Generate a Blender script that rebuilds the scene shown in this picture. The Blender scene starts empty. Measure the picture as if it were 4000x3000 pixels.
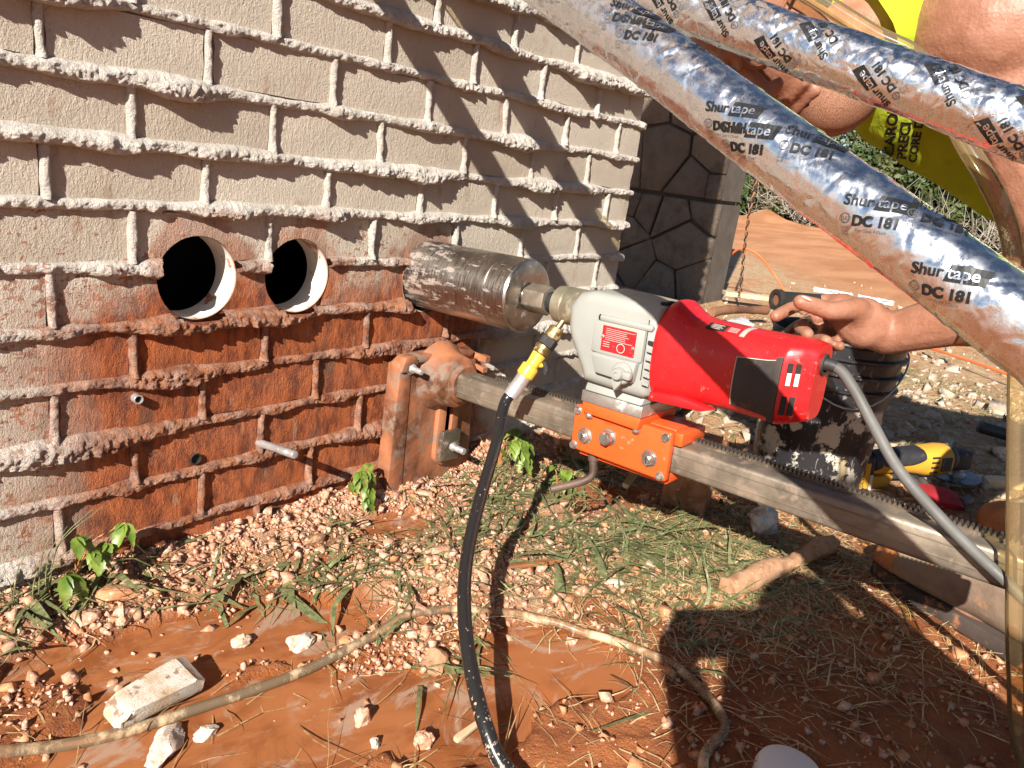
import bpy, bmesh, math, random
import numpy as np
from mathutils import Vector, Matrix, Euler
from mathutils.bvhtree import BVHTree

random.seed(7)
rng = np.random.default_rng(11)
SC = bpy.context.scene
COL = SC.collection
R = math.radians

# ---------------------------------------------------------------- camera
cam_d = bpy.data.cameras.new('camera')
cam = bpy.data.objects.new('camera', cam_d)
COL.objects.link(cam)
cam_d.sensor_width = 36.0
cam_d.lens = 27.0
cam_d.clip_start = 0.02
cam_d.clip_end = 400.0
cam.matrix_world = Matrix(((0.6364, 0.1374, -0.7590, -0.3778),
                           (-0.7603, 0.2779, -0.5872, -1.0379),
                           (0.1303, 0.9507, 0.2813, 0.6672),
                           (0, 0, 0, 1)))
SC.camera = cam

# ---------------------------------------------------------------- sky and sun
SUN_RAY = Vector((1.0, 0.395, -0.62)).normalized()       # the way the light travels
sun_el = math.asin(-SUN_RAY.z)
sun_az = math.atan2(-SUN_RAY.x, -SUN_RAY.y)              # clockwise from +Y
world = bpy.data.worlds.new('World')
SC.world = world
world.use_nodes = True
wn = world.node_tree
bg = wn.nodes['Background']
sky = wn.nodes.new('ShaderNodeTexSky')
sky.sky_type = 'NISHITA'
sky.sun_disc = False
sky.sun_elevation = sun_el
sky.sun_rotation = sun_az
sky.air_density = 0.75
sky.dust_density = 0.3
wn.links.new(sky.outputs[0], bg.inputs[0])
bg.inputs[1].default_value = 0.05

sun_d = bpy.data.lights.new('sun', 'SUN')
sun_d.energy = 5.0
sun_d.angle = R(0.53)
sun_d.color = (1.0, 0.95, 0.87)
sun = bpy.data.objects.new('sun', sun_d)
COL.objects.link(sun)
sun.rotation_euler = SUN_RAY.to_track_quat('-Z', 'Y').to_euler()
sun.location = (-3, -2, 4)

SC.view_settings.view_transform = 'Standard'
SC.view_settings.look = 'None'
SC.view_settings.gamma = 1.0
SC.view_settings.exposure = 0.92
SC.view_settings.use_curve_mapping = False
SC.render.engine = 'CYCLES'
SC.cycles.max_bounces = 6
SC.cycles.diffuse_bounces = 2
SC.cycles.glossy_bounces = 3
SC.cycles.transmission_bounces = 4
SC.cycles.transparent_max_bounces = 6
SC.cycles.caustics_reflective = False
SC.cycles.caustics_refractive = False

# ---------------------------------------------------------------- helpers: noise
def _hash(ix, iy, iz, seed):
    h = (ix.astype(np.int64) * 374761393 + iy.astype(np.int64) * 668265263 + iz.astype(np.int64) * 1274126177 + seed * 362437) & 0xffffffff
    h = ((h ^ (h >> 13)) * 1274126177) & 0xffffffff
    h = ((h ^ (h >> 16)) * 2246822519) & 0xffffffff
    return ((h ^ (h >> 15)) & 0xffffff) / float(0xffffff)

def vnoise(p, seed=0):
    p = np.asarray(p, float)
    i = np.floor(p).astype(np.int64)
    f = p - i
    f = f * f * (3 - 2 * f)
    out = 0
    for dx in (0, 1):
        wx = f[:, 0] if dx else 1 - f[:, 0]
        for dy in (0, 1):
            wy = f[:, 1] if dy else 1 - f[:, 1]
            for dz in (0, 1):
                wz = f[:, 2] if dz else 1 - f[:, 2]
                out = out + wx * wy * wz * _hash(i[:, 0] + dx, i[:, 1] + dy, i[:, 2] + dz, seed)
    return out * 2 - 1

def fbm(p, octaves=4, seed=0, gain=0.5):
    p = np.asarray(p, float)
    a, s, tot = 1.0, 0, 0
    for o in range(octaves):
        s = s + a * vnoise(p * (2.0 ** o) + 17.3 * o, seed + o * 7)
        tot += a
        a *= gain
    return s / tot

def n1(x, seed=0, octaves=3):
    x = np.atleast_1d(np.asarray(x, float))
    return fbm(np.stack([x, x * 0 + .37 + seed, x * 0 + .71], 1), octaves, seed)

def sstep(a, b, x):
    t = np.clip((x - a) / (b - a), 0, 1)
    return t * t * (3 - 2 * t)

# ---------------------------------------------------------------- helpers: objects
def tag(o, label=None, cat=None, group=None, kind=None):
    if label: o['label'] = label
    if cat: o['category'] = cat
    if group: o['group'] = group
    if kind: o['kind'] = kind
    return o

def thing(name, label, cat, loc=(0, 0, 0), group=None):
    o = bpy.data.objects.new(name, None)
    o.empty_display_size = 0.05
    o.location = loc
    COL.objects.link(o)
    return tag(o, label, cat, group)

def link(name, me, mat=None, parent=None, smooth=False):
    if smooth:
        me.polygons.foreach_set('use_smooth', [True] * len(me.polygons))
    if mat is not None and len(me.materials) == 0:
        me.materials.append(mat)
    o = bpy.data.objects.new(name, me)
    COL.objects.link(o)
    if parent is not None:
        o.parent = parent
        # parts are modelled in world space: undo the thing's own place (and that of its parent)
        off = Vector(parent.location)
        q = parent.parent
        while q is not None:
            off += Vector(q.location)
            q = q.parent
        o.location = Vector((0, 0, 0)) - off
    return o

def mesh_pd(name, v, f):
    me = bpy.data.meshes.new(name)
    me.from_pydata([tuple(map(float, p)) for p in v], [], [tuple(int(i) for i in q) for q in f])
    me.update()
    return me

def fast_mesh(name, V, F):
    me = bpy.data.meshes.new(name)
    V = np.asarray(V, np.float32); F = np.asarray(F, np.int32)
    k = F.shape[1]
    me.vertices.add(len(V)); me.vertices.foreach_set('co', V.ravel())
    me.loops.add(F.size); me.loops.foreach_set('vertex_index', F.ravel())
    me.polygons.add(len(F)); me.polygons.foreach_set('loop_start', np.arange(0, F.size, k, dtype=np.int32)); me.polygons.foreach_set('loop_total', np.full(len(F), k, np.int32))
    me.update(calc_edges=True); me.validate()
    return me

def bm_mesh(bm, name='m', recalc=True):
    if recalc:
        bmesh.ops.recalc_face_normals(bm, faces=bm.faces[:])
    me = bpy.data.meshes.new(name)
    bm.to_mesh(me)
    bm.free()
    return me

def auto_smooth(me, ang=35):
    """smooth shading with sharp edges above an angle"""
    bm = bmesh.new(); bm.from_mesh(me)
    for f in bm.faces: f.smooth = True
    for e in bm.edges:
        if len(e.link_faces) == 2:
            e.smooth = e.calc_face_angle(0) < R(ang)
    bm.to_mesh(me); bm.free()
    return me

def grid_faces(nu, nv, wrap_v=False):
    """verts laid out index = i*nv + j"""
    f = []
    m = nv if wrap_v else nv - 1
    for i in range(nu - 1):
        for j in range(m):
            a = i * nv + j
            b = i * nv + (j + 1) % nv
            f.append((a, b, b + nv, a + nv))
    return f

def frames(path):
    P = np.asarray(path, float)
    T = np.gradient(P, axis=0)
    T /= np.linalg.norm(T, axis=1)[:, None] + 1e-12
    up = np.array([0, 0, 1.0]) if abs(T[0, 2]) < .9 else np.array([1.0, 0, 0])
    N = np.zeros_like(P)
    n = up - T[0] * (up @ T[0]); n /= np.linalg.norm(n)
    N[0] = n
    for i in range(1, len(P)):
        n = N[i - 1] - T[i] * (N[i - 1] @ T[i])
        N[i] = n / (np.linalg.norm(n) + 1e-12)
    return T, N, np.cross(T, N)

def tube_vf(path, rad, n=12, caps=True, disp=None):
    P = np.asarray(path, float)
    T, N, B = frames(P)
    rad = np.broadcast_to(np.asarray(rad, float), (len(P),))
    a = np.linspace(0, 2 * np.pi, n, endpoint=False)
    rr = rad[:, None] * np.ones((1, n))
    if disp is not None:
        rr = rr + disp
    V = P[:, None, :] + rr[:, :, None] * (np.cos(a)[None, :, None] * N[:, None, :] + np.sin(a)[None, :, None] * B[:, None, :])
    V = V.reshape(-1, 3)
    F = [(a_, d_, c_, b_) for (a_, b_, c_, d_) in grid_faces(len(P), n, True)]
    F = [tuple(reversed(q)) for q in F]
    if caps:
        k = len(V)
        V = np.vstack([V, P[0], P[-1]])
        e = (len(P) - 1) * n
        for j in range(n):
            F.append((k, j, (j + 1) % n)[::-1])
            F.append((k + 1, e + (j + 1) % n, e + j)[::-1])
    return V, F

def tube(name, path, rad, mat, parent=None, n=12, caps=True, disp=None, smooth=True):
    V, F = tube_vf(path, rad, n, caps, disp)
    me = mesh_pd(name, V, F)
    if smooth: auto_smooth(me, 50)
    return link(name, me, mat, parent)

def spline(pts, n=40):
    """Catmull-Rom through the points"""
    P = np.asarray(pts, float)
    P = np.vstack([2 * P[0] - P[1], P, 2 * P[-1] - P[-2]])
    out = []
    segs = len(P) - 3
    for s in range(segs):
        p0, p1, p2, p3 = P[s:s + 4]
        for t in np.linspace(0, 1, max(2, n // segs), endpoint=False):
            out.append(.5 * ((2 * p1) + (-p0 + p2) * t + (2 * p0 - 5 * p1 + 4 * p2 - p3) * t * t + (-p0 + 3 * p1 - 3 * p2 + p3) * t ** 3))
    out.append(P[-2])
    return np.array(out)

def box_bm(lo, hi, bevel=0.0, seg=2, bm=None):
    b = bmesh.new()
    r = bmesh.ops.create_cube(b, size=1.0)
    lo, hi = Vector(lo), Vector(hi)
    for v in b.verts:
        v.co = Vector([lo[i] + (v.co[i] + .5) * (hi[i] - lo[i]) for i in range(3)])
    if bevel > 0:
        bmesh.ops.bevel(b, geom=b.edges[:], offset=bevel, segments=seg, affect='EDGES', profile=.5)
    return b

def prism_bm(poly, y0, y1, axis='y', bevel=0.0, seg=2):
    """poly: list of 2D points; extruded along an axis. axis y: (x,z); x: (y,z); z: (x,y)"""
    b = bmesh.new()
    def mk(p, t):
        if axis == 'y': return (p[0], t, p[1])
        if axis == 'x': return (t, p[0], p[1])
        return (p[0], p[1], t)
    a = [b.verts.new(mk(p, y0)) for p in poly]
    c = [b.verts.new(mk(p, y1)) for p in poly]
    n = len(poly)
    b.faces.new(a); b.faces.new(c[::-1])
    for i in range(n):
        b.faces.new((a[i], c[i], c[(i + 1) % n], a[(i + 1) % n]))
    bmesh.ops.recalc_face_normals(b, faces=b.faces[:])
    if bevel > 0:
        bmesh.ops.bevel(b, geom=b.edges[:], offset=bevel, segments=seg, affect='EDGES', profile=.5, clamp_overlap=True)
    return b

def lathe_bm(profile, n=32, axis='y', origin=(0, 0, 0), close=True):
    """profile: list of (t, r) along the axis"""
    b = bmesh.new()
    rings = []
    o = Vector(origin)
    for (t, r) in profile:
        ring = []
        for k in range(n):
            a = 2 * math.pi * k / n
            c, s = r * math.cos(a), r * math.sin(a)
            p = (c, t, s) if axis == 'y' else ((t, c, s) if axis == 'x' else (c, s, t))
            ring.append(b.verts.new(o + Vector(p)))
        rings.append(ring)
    for i in range(len(rings) - 1):
        for k in range(n):
            b.faces.new((rings[i][k], rings[i][(k + 1) % n], rings[i + 1][(k + 1) % n], rings[i + 1][k]))
    if close:
        if profile[0][1] > 1e-6: b.faces.new(rings[0])
        if profile[-1][1] > 1e-6: b.faces.new(rings[-1][::-1])
    bmesh.ops.remove_doubles(b, verts=b.verts[:], dist=1e-6)
    bmesh.ops.recalc_face_normals(b, faces=b.faces[:])
    return b

def part(name, bm, mat, parent, xf=None, ang=35):
    if xf is not None:
        bm.transform(xf)
    me = bm_mesh(bm, name)
    auto_smooth(me, ang)
    return link(name, me, mat, parent)

def merge_bm(bms):
    out = bmesh.new()
    for b in bms:
        me = bpy.data.meshes.new('t'); b.to_mesh(me); b.free()
        out.from_mesh(me); bpy.data.meshes.remove(me)
    return out

def eval_mesh(o, name):
    dg = bpy.context.evaluated_depsgraph_get()
    dg.update()
    me = bpy.data.meshes.new_from_object(o.evaluated_get(dg))
    me.name = name
    return me

# ---------------------------------------------------------------- helpers: materials
def new_mat(name):
    m = bpy.data.materials.new(name)
    m.use_nodes = True
    nt = m.node_tree
    b = nt.nodes['Principled BSDF']
    return m, nt, b

class NT:
    """small node-building shorthand"""
    def __init__(s, nt): s.nt = nt
    def n(s, t, **kw):
        x = s.nt.nodes.new(t)
        for k, v in kw.items(): setattr(x, k, v)
        return x
    def l(s, a, b): s.nt.links.new(a, b)
    def val(s, sock, v):
        if hasattr(v, 'is_linked') or hasattr(v, 'links'): s.l(v, sock)
        else: sock.default_value = v
    def math(s, op, a, b=0.0, clamp=False):
        x = s.n('ShaderNodeMath', operation=op); x.use_clamp = clamp
        s.val(x.inputs[0], a); s.val(x.inputs[1], b)
        return x.outputs[0]
    def mrange(s, v, a, b, c=0.0, d=1.0):
        x = s.n('ShaderNodeMapRange'); x.interpolation_type = 'SMOOTHSTEP'
        s.val(x.inputs[0], v)
        for i, k in enumerate((a, b, c, d)): x.inputs[i + 1].default_value = k
        return x.outputs[0]
    def mix(s, f, a, b, mode='MIX'):
        x = s.n('ShaderNodeMix', data_type='RGBA', blend_type=mode)
        s.val(x.inputs[0], f)
        for sock, v in ((x.inputs[6], a), (x.inputs[7], b)):
            if hasattr(v, 'links'): s.l(v, sock)
            else: sock.default_value = (*v, 1) if len(v) == 3 else v
        return x.outputs[2]
    def pos(s):
        return s.n('ShaderNodeNewGeometry').outputs['Position']
    def obj(s):
        return s.n('ShaderNodeTexCoord').outputs['Object']
    def rnd(s):
        return s.n('ShaderNodeObjectInfo').outputs['Random']
    def scale(s, vec, xyz, off=(0, 0, 0)):
        x = s.n('ShaderNodeMapping')
        s.l(vec, x.inputs[0]); x.inputs['Scale'].default_value = xyz; x.inputs['Location'].default_value = off
        return x.outputs[0]
    def noise(s, vec, sc, detail=4, rough=.55, out=0, dist=0.0):
        x = s.n('ShaderNodeTexNoise'); s.l(vec, x.inputs['Vector'])
        x.inputs['Scale'].default_value = sc; x.inputs['Detail'].default_value = detail
        x.inputs['Roughness'].default_value = rough; x.inputs['Distortion'].default_value = dist
        return x.outputs[out]
    def vor(s, vec, sc, feature='F1', out='Distance', rand=1.0):
        x = s.n('ShaderNodeTexVoronoi', feature=feature); s.l(vec, x.inputs['Vector'])
        x.inputs['Scale'].default_value = sc; x.inputs['Randomness'].default_value = rand
        return x.outputs[out]
    def bump(s, h, strength=.5, dist=.002, nrm=None):
        x = s.n('ShaderNodeBump'); s.l(h, x.inputs['Height'])
        x.inputs['Strength'].default_value = strength; x.inputs['Distance'].default_value = dist
        if nrm is not None: s.l(nrm, x.inputs['Normal'])
        return x.outputs[0]
    def sep(s, vec):
        x = s.n('ShaderNodeSeparateXYZ'); s.l(vec, x.inputs[0]); return x.outputs
    def comb(s, a, b, c):
        x = s.n('ShaderNodeCombineXYZ')
        for i, v in enumerate((a, b, c)): s.val(x.inputs[i], v)
        return x.outputs[0]

def plain(name, col, rough=.5, metal=0.0, var=.12, nscale=60, bump=.15, bdist=.001, dirt=None, dirt_amt=.0, dirt_scale=18, spec=.5, coat=0.0):
    """procedural all-round material: colour broken up by noise, optional dirt colour, fine bump"""
    m, nt, b = new_mat(name); t = NT(nt)
    p = t.obj()
    n1_ = t.noise(p, nscale, 5, .6)
    n2 = t.noise(p, nscale * .17, 3, .5)
    dark = tuple(c * (1 - var * 2) for c in col); light = tuple(min(1, c * (1 + var)) for c in col)
    c = t.mix(t.mrange(n2, .3, .7), dark, light)
    c = t.mix(t.math('MULTIPLY', t.mrange(n1_, .35, .75), .5), c, col)
    rv = t.mrange(n1_, .2, .8, max(.02, rough - .12), min(1, rough + .12))
    if dirt is not None:
        dn = t.noise(p, dirt_scale, 8, .68)
        msk = t.mrange(dn, .62 - dirt_amt * .4, .72 - dirt_amt * .35)
        c = t.mix(msk, c, dirt)
        x = t.n('ShaderNodeMix', data_type='FLOAT'); t.l(msk, x.inputs[0]); t.l(rv, x.inputs[2]); x.inputs[3].default_value = .85
        rv = x.outputs[0]
        if metal > 0:
            t.l(t.math('MULTIPLY', t.math('SUBTRACT', 1.0, msk), metal), b.inputs['Metallic'])
    t.l(c, b.inputs['Base Color']); t.l(rv, b.inputs['Roughness'])
    if dirt is None or metal == 0: b.inputs['Metallic'].default_value = metal
    b.inputs['Specular IOR Level'].default_value = spec
    b.inputs['Coat Weight'].default_value = coat
    if bump > 0: t.l(t.bump(n1_, bump, bdist), b.inputs['Normal'])
    return m
# ---------------------------------------------------------------- materials of the wall
def mud_mask(t):
    """red mud flung up by the drilling: (heavy, splash) over the wall's x, z"""
    p = t.pos()
    warp = t.noise(p, 7.0, 5, .62, out=1)
    w = t.n('ShaderNodeVectorMath', operation='SUBTRACT'); t.l(warp, w.inputs[0]); w.inputs[1].default_value = (.5, .5, .5)
    w2 = t.n('ShaderNodeVectorMath', operation='SCALE'); t.l(w.outputs[0], w2.inputs[0]); w2.inputs['Scale'].default_value = .26
    w3 = t.n('ShaderNodeVectorMath', operation='ADD'); t.l(p, w3.inputs[0]); t.l(w2.outputs[0], w3.inputs[1])
    s = t.sep(w3.outputs[0])
    lft = t.mrange(s[0], -.10, .08)
    rgt = t.mrange(s[0], .80, .92, 1.0, 0.0)
    top = t.mrange(s[2], .385, .455, 1.0, 0.0)
    heavy = t.math('MULTIPLY', t.math('MULTIPLY', lft, rgt), top)
    # a rim of mud round the two bores and the running bit
    raw = t.sep(p)
    rim = None
    for cx, cz, r in ((.197, .441, .075), (.367, .439, .075), (.662, .425, .085)):
        dx = t.math('SUBTRACT', s[0], cx); dz = t.math('SUBTRACT', s[2], cz)
        d = t.math('SQRT', t.math('ADD', t.math('MULTIPLY', dx, dx), t.math('MULTIPLY', dz, dz)))
        k = t.mrange(d, r - .006, r + .03, .95, 0.0)
        rim = k if rim is None else t.math('MAXIMUM', rim, k)
    sp = t.noise(t.scale(p, (60, 60, 95)), 1.0, 3, .7)
    zone = t.math('MULTIPLY', t.mrange(s[2], .40, .66, 1.0, 0.0), t.math('MULTIPLY', t.mrange(s[0], -.35, .05), t.mrange(s[0], .7, .95, 1.0, 0.0)))
    thr = t.math('SUBTRACT', .80, t.math('MULTIPLY', zone, .27))
    splash = t.math('MULTIPLY', t.math('GREATER_THAN', sp, thr), .75)
    splash = t.math('MULTIPLY', splash, t.mrange(zone, .02, .25))
    m = t.math('MAXIMUM', t.math('MAXIMUM', heavy, t.math('MULTIPLY', rim, t.mrange(raw[2], .40, .52, 1.0, .55))), splash)
    return m

def brick_mat():
    m, nt, b = new_mat('brick_clay'); t = NT(nt)
    p = t.pos(); rnd = t.rnd()
    base = t.mix(rnd, (.53, .435, .335), (.67, .58, .47))
    wv = t.noise(t.scale(p, (10, 10, 6)), 1.0, 4, .6)
    base = t.mix(t.mrange(wv, .42, .72), base, (.60, .52, .41))
    # kiln and iron stains
    st = t.noise(t.scale(p, (9, 9, 4), (3, 1, 2)), 1.0, 6, .62)
    base = t.mix(t.math('MULTIPLY', t.mrange(st, .60, .72), .75), base, (.34, .22, .12))
    st2 = t.noise(t.scale(p, (23, 23, 9), (9, 4, 2)), 1.0, 5, .65)
    base = t.mix(t.math('MULTIPLY', t.mrange(st2, .60, .70), .6), base, (.40, .21, .13))
    fine = t.noise(t.scale(p, (240, 240, 130)), 1.0, 4, .7)
    base = t.mix(t.math('MULTIPLY', t.mrange(fine, .52, .72), .5), base, (.70, .60, .49))
    # mud
    mud = mud_mask(t)
    mn = t.noise(t.scale(p, (42, 42, 16)), 1.0, 6, .72)
    mc = t.mix(t.mrange(mn, .35, .62), (.16, .036, .011), (.47, .125, .034))
    mc = t.mix(t.math('MULTIPLY', t.mrange(t.noise(t.scale(p, (13, 13, 5), (5, 5, 5)), 1.0, 5, .6), .56, .68), .8), mc, (.13, .066, .042))
    pale = t.noise(t.scale(p, (70, 70, 14), (2, 7, 5)), 1.0, 4, .6)
    mc = t.mix(t.math('MULTIPLY', t.mrange(pale, .62, .72), .5), mc, (.52, .30, .17))
    col = t.mix(mud, base, mc)
    t.l(col, b.inputs['Base Color'])
    wet = t.math('MULTIPLY', mud, t.mrange(t.noise(p, 14, 4, .6), .42, .62))
    t.l(t.mrange(wet, 0, 1, .86, .42), b.inputs['Roughness'])
    # bark-like vertical drag texture
    g1 = t.noise(t.scale(p, (230, 230, 95)), 1.0, 4, .7, dist=.4)
    g2 = t.noise(t.scale(p, (70, 70, 38)), 1.0, 4, .6)
    h = t.math('ADD', t.math('MULTIPLY', g1, .95), t.math('MULTIPLY', g2, .35))
    h = t.math('ADD', h, t.math('MULTIPLY', t.noise(p, 380, 3, .8), .75))
    t.l(t.bump(h, 1.0, .0044), b.inputs['Normal'])
    return m

def mortar_mat():
    m, nt, b = new_mat('mortar'); t = NT(nt)
    p = t.pos()
    n = t.noise(p, 34, 5, .6)
    base = t.mix(t.mrange(n, .35, .7), (.60, .53, .45), (.80, .73, .65))
    g = t.noise(p, 330, 4, .75)
    base = t.mix(t.math('MULTIPLY', t.mrange(g, .52, .72), .55), base, (.84, .80, .74))
    base = t.mix(t.math('MULTIPLY', t.mrange(t.noise(p, 150, 4, .7), .60, .72), .55), base, (.36, .30, .25))
    mud = mud_mask(t)
    mudm = t.math('MULTIPLY', mud, t.mrange(t.noise(p, 55, 5, .7), .40, .66, 1.0, .72))
    mc = t.mix(t.mrange(t.noise(p, 40, 4, .6), .35, .65), (.22, .062, .022), (.47, .185, .085))
    t.l(t.mix(mudm, base, mc), b.inputs['Base Color'])
    b.inputs['Roughness'].default_value = .9
    h = t.math('ADD', t.noise(p, 420, 4, .75), t.math('MULTIPLY', t.noise(p, 150, 4, .7), 1.2))
    t.l(t.bump(h, 1.0, .0050), b.inputs['Normal'])
    return m

M = {}
M['brick'] = brick_mat()
M['mortar'] = mortar_mat()
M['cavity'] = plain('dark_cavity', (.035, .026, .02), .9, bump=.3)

def bore_mat():
    m, nt, b = new_mat('cut_brick'); t = NT(nt)
    p = t.pos()
    n = t.noise(p, 26, 6, .7)
    c = t.mix(t.mrange(n, .555, .60), (.70, .63, .55), (.42, .17, .08))
    d = t.sep(p)[1]
    c = t.mix(t.mrange(d, .002, .008, .85, 0), c, (.40, .19, .11))
    t.l(c, b.inputs['Base Color']); b.inputs['Roughness'].default_value = .7
    t.l(t.bump(t.noise(p, 300, 4, .7), .5, .001), b.inputs['Normal'])
    return m
M['bore'] = bore_mat()

# ---------------------------------------------------------------- the brick wall
BH, BL = .08, .2062
XC = 1.34                       # the house corner
ZB = -.10                       # lowest course, below the ground
HOLES = [(.197, .441, .0615), (.367, .439, .0605), (.662, .426, .0672)]
wall = thing('brick_wall', 'pale brick house wall with thick squeezed-out mortar, its lower half caked in red mud', 'wall', (.6, 0, 0))

def inst(name, me, parent, loc, rot=(0, 0, 0), scale=(1, 1, 1)):
    o = bpy.data.objects.new(name, me)
    COL.objects.link(o)
    o.parent = parent
    o.location = Vector(loc) - (Vector(parent.location) if parent is not None else Vector((0, 0, 0)))
    o.rotation_euler = rot
    o.scale = scale
    return o

def brick_mesh(L, seed):
    """a wire-cut brick: wavy face, chipped arrises; origin at the middle of its face"""
    r = np.random.default_rng(seed)
    H, D = .0695, .056
    nx, nz = (7, 4) if L > .12 else (5, 4)
    xs = np.linspace(-L / 2, L / 2, nx); zs = np.linspace(-H / 2, H / 2, nz)
    V = []
    for i, x in enumerate(xs):
        for j, z in enumerate(zs):
            ex = i in (0, nx - 1); ez = j in (0, nz - 1)
            y = r.normal(0, .00035)
            xx, zz = x, z
            if ex: xx -= np.sign(x) * abs(r.normal(.0005, .0012))
            else: xx += r.normal(0, .002)
            if ez: zz -= np.sign(z) * abs(r.normal(.0004, .0010))
            else: zz += r.normal(0, .002)
            if ex or ez: y += abs(r.normal(.0012, .0012))
            V.append((xx, y, zz))
    F = [(a, d, c, b) for (a, b, c, d) in grid_faces(nx, nz)]
    rim = [i * nz for i in range(nx)] + [(nx - 1) * nz + j for j in range(1, nz)] + [i * nz + nz - 1 for i in range(nx - 2, -1, -1)] + [j for j in range(nz - 2, 0, -1)]
    k = len(V)
    for q in rim:
        V.append((V[q][0], D, V[q][2]))
    m_ = len(rim)
    for a in range(m_):
        b_ = (a + 1) % m_
        F.append((rim[a], rim[b_], k + b_, k + a))
    F.append(tuple(range(k, k + m_)))
    me = mesh_pd('brick', V, F)
    bm = bmesh.new(); bm.from_mesh(me); bmesh.ops.recalc_face_normals(bm, faces=bm.faces[:]); bm.to_mesh(me); bm.free()
    auto_smooth(me, 45)
    me.materials.append(M['brick'])
    return me

full = [brick_mesh(BL - .0105, 100 + i) for i in range(12)]
half = [brick_mesh(XC - 6 * BL - .0055, 200 + i) for i in range(4)]

def cut_cylinder(cx, cz, r):
    me = bm_mesh(lathe_bm([(-.2, r), (.3, r)], 40, 'y', (cx, 0, cz)), 'cutter')
    o = bpy.data.objects.new('cutter', me); COL.objects.link(o)
    return o
cutters = [cut_cylinder(*h) for h in HOLES]

def boolean(o, cs):
    for c in cs:
        md = o.modifiers.new('cut', 'BOOLEAN'); md.operation = 'DIFFERENCE'; md.object = c; md.solver = 'EXACT'
    me = eval_mesh(o, o.data.name + '_cut')
    o.modifiers.clear()
    o.data = me
    return o

brick_objs = []
rows = list(range(-18, 13))
for v in rows:
    zc = .90 - v * BH
    even = v % 2 == 0
    u0 = -3 if even else -3.5
    k = 0
    u = u0
    while True:
        xa = u * BL
        if xa > XC - .05: break
        if even and u == 6:
            me = half[(v * 3) % 4]; xm = xa + .00525 + (XC - 6 * BL - .0055) / 2
        elif (not even) and u > 5.4:
            me = full[(v * 7 + k) % 12]; xm = xa + BL / 2
        else:
            me = full[(v * 5 + k * 3 + (v * v) % 7) % 12]; xm = xa + BL / 2
        jit = random.uniform(-1, 1)
        o = inst('brick', me, wall, (xm + jit * .0012, random.uniform(-.0018, .0018), zc + random.uniform(-.0012, .0012)),
                 (random.uniform(-.008, .008), random.uniform(-.006, .006), random.uniform(-.01, .01)))
        L = .2
        hit = [c for c, h in zip(cutters, HOLES) if abs(h[0] - xm) < h[2] + .1 and abs(h[1] - zc) < h[2] + .036]
        if hit: brick_objs.append((o, hit))
        k += 1
        u += 1
# cut the bores through the bricks they meet
bpy.context.view_layer.update()
for o, hit in brick_objs:
    boolean(o, hit)
    if len(o.data.polygons) == 0:
        bpy.data.objects.remove(o)

# mortar bed: one crumbling rope of squeezed-out mortar per course
def bed_mesh(z0, x0, x1, dx, nt_, seed, big=1.0):
    xs = np.arange(x0, x1 + dx, dx); n = len(xs)
    ts = np.linspace(-1, 1, nt_)
    wob = n1(xs * 7, seed, 3) * .0062
    bul = np.clip(n1(xs * 5.5, seed + 5, 3) * 1.7 + .22, 0, 1) ** 1.15
    bul = np.maximum(bul, .75 * np.clip(n1(xs * 22, seed + 6, 2) - .18, 0, 1))
    hh = .0078 + .0078 * bul + .002 * n1(xs * 40, seed + 3, 2)
    pro = (.0060 + .0230 * bul * big + .0025 * n1(xs * 60, seed + 9, 2))
    sag = .010 * bul
    X = np.repeat(xs[:, None], nt_, 1)
    prof = np.clip(1 - np.abs(ts) ** 2.6, 0, 1) ** .62
    asym = np.where(ts < 0, 1.0, .9)
    Y = -pro[:, None] * prof[None, :] + .006 * (np.abs(ts)[None, :] ** 8)
    Z = z0 + wob[:, None] + hh[:, None] * ts[None, :] * (1 + .35 * (ts[None, :] < 0) * bul[:, None]) - sag[:, None] * prof[None, :] ** 1.5
    P = np.stack([X, Y, Z], 2).reshape(-1, 3)
    d = fbm(P * 58, 3, seed + 20) * .0062 + fbm(P * 150, 3, seed + 31) * .0055 + np.abs(fbm(P * 260, 2, seed + 37)) * .0030
    d *= np.repeat((.45 + .75 * bul)[:, None], nt_, 1).reshape(-1)
    fade = np.tile(prof, n) * .85 + .15
    nv = np.stack([fbm(P * 85, 2, seed + 41) * .5, -np.ones(len(P)), fbm(P * 85 + 9, 2, seed + 43) * .9], 1)
    P = P + nv * (d * fade)[:, None]
    F = np.array([(a, d_, c, b) for (a, b, c, d_) in grid_faces(n, nt_)])
    # no mortar where the bores go
    C = P[F].mean(1)
    keep = np.ones(len(F), bool)
    for hx, hz, hr in HOLES:
        keep &= np.hypot(C[:, 0] - hx, C[:, 2] - hz) > hr + .0025 + .002 * vnoise(C * 200, 3)
    return mesh_pd('mortar_bed', P, F[keep])

for v in rows[:-1]:
    z = .90 - (v + .5) * BH
    vis = z < 1.0
    me = bed_mesh(z, -.62 if not vis else -.34, XC + .004, .0017 if vis else .012, 20 if vis else 7, 300 + v * 13, 1.0 if z > .33 else .42)
    me.polygons.foreach_set('use_smooth', [True] * len(me.polygons))
    me.materials.append(M['mortar'])
    inst('mortar_bed', me, wall, (0, 0, 0))
    if vis:
        me = bed_mesh(z, -.62, -.34, .010, 8, 300 + v * 13, 1.0 if z > .33 else .62)
        me.polygons.foreach_set('use_smooth', [True] * len(me.polygons))
        me.materials.append(M['mortar'])
        inst('mortar_bed', me, wall, (0, 0, 0))

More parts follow.
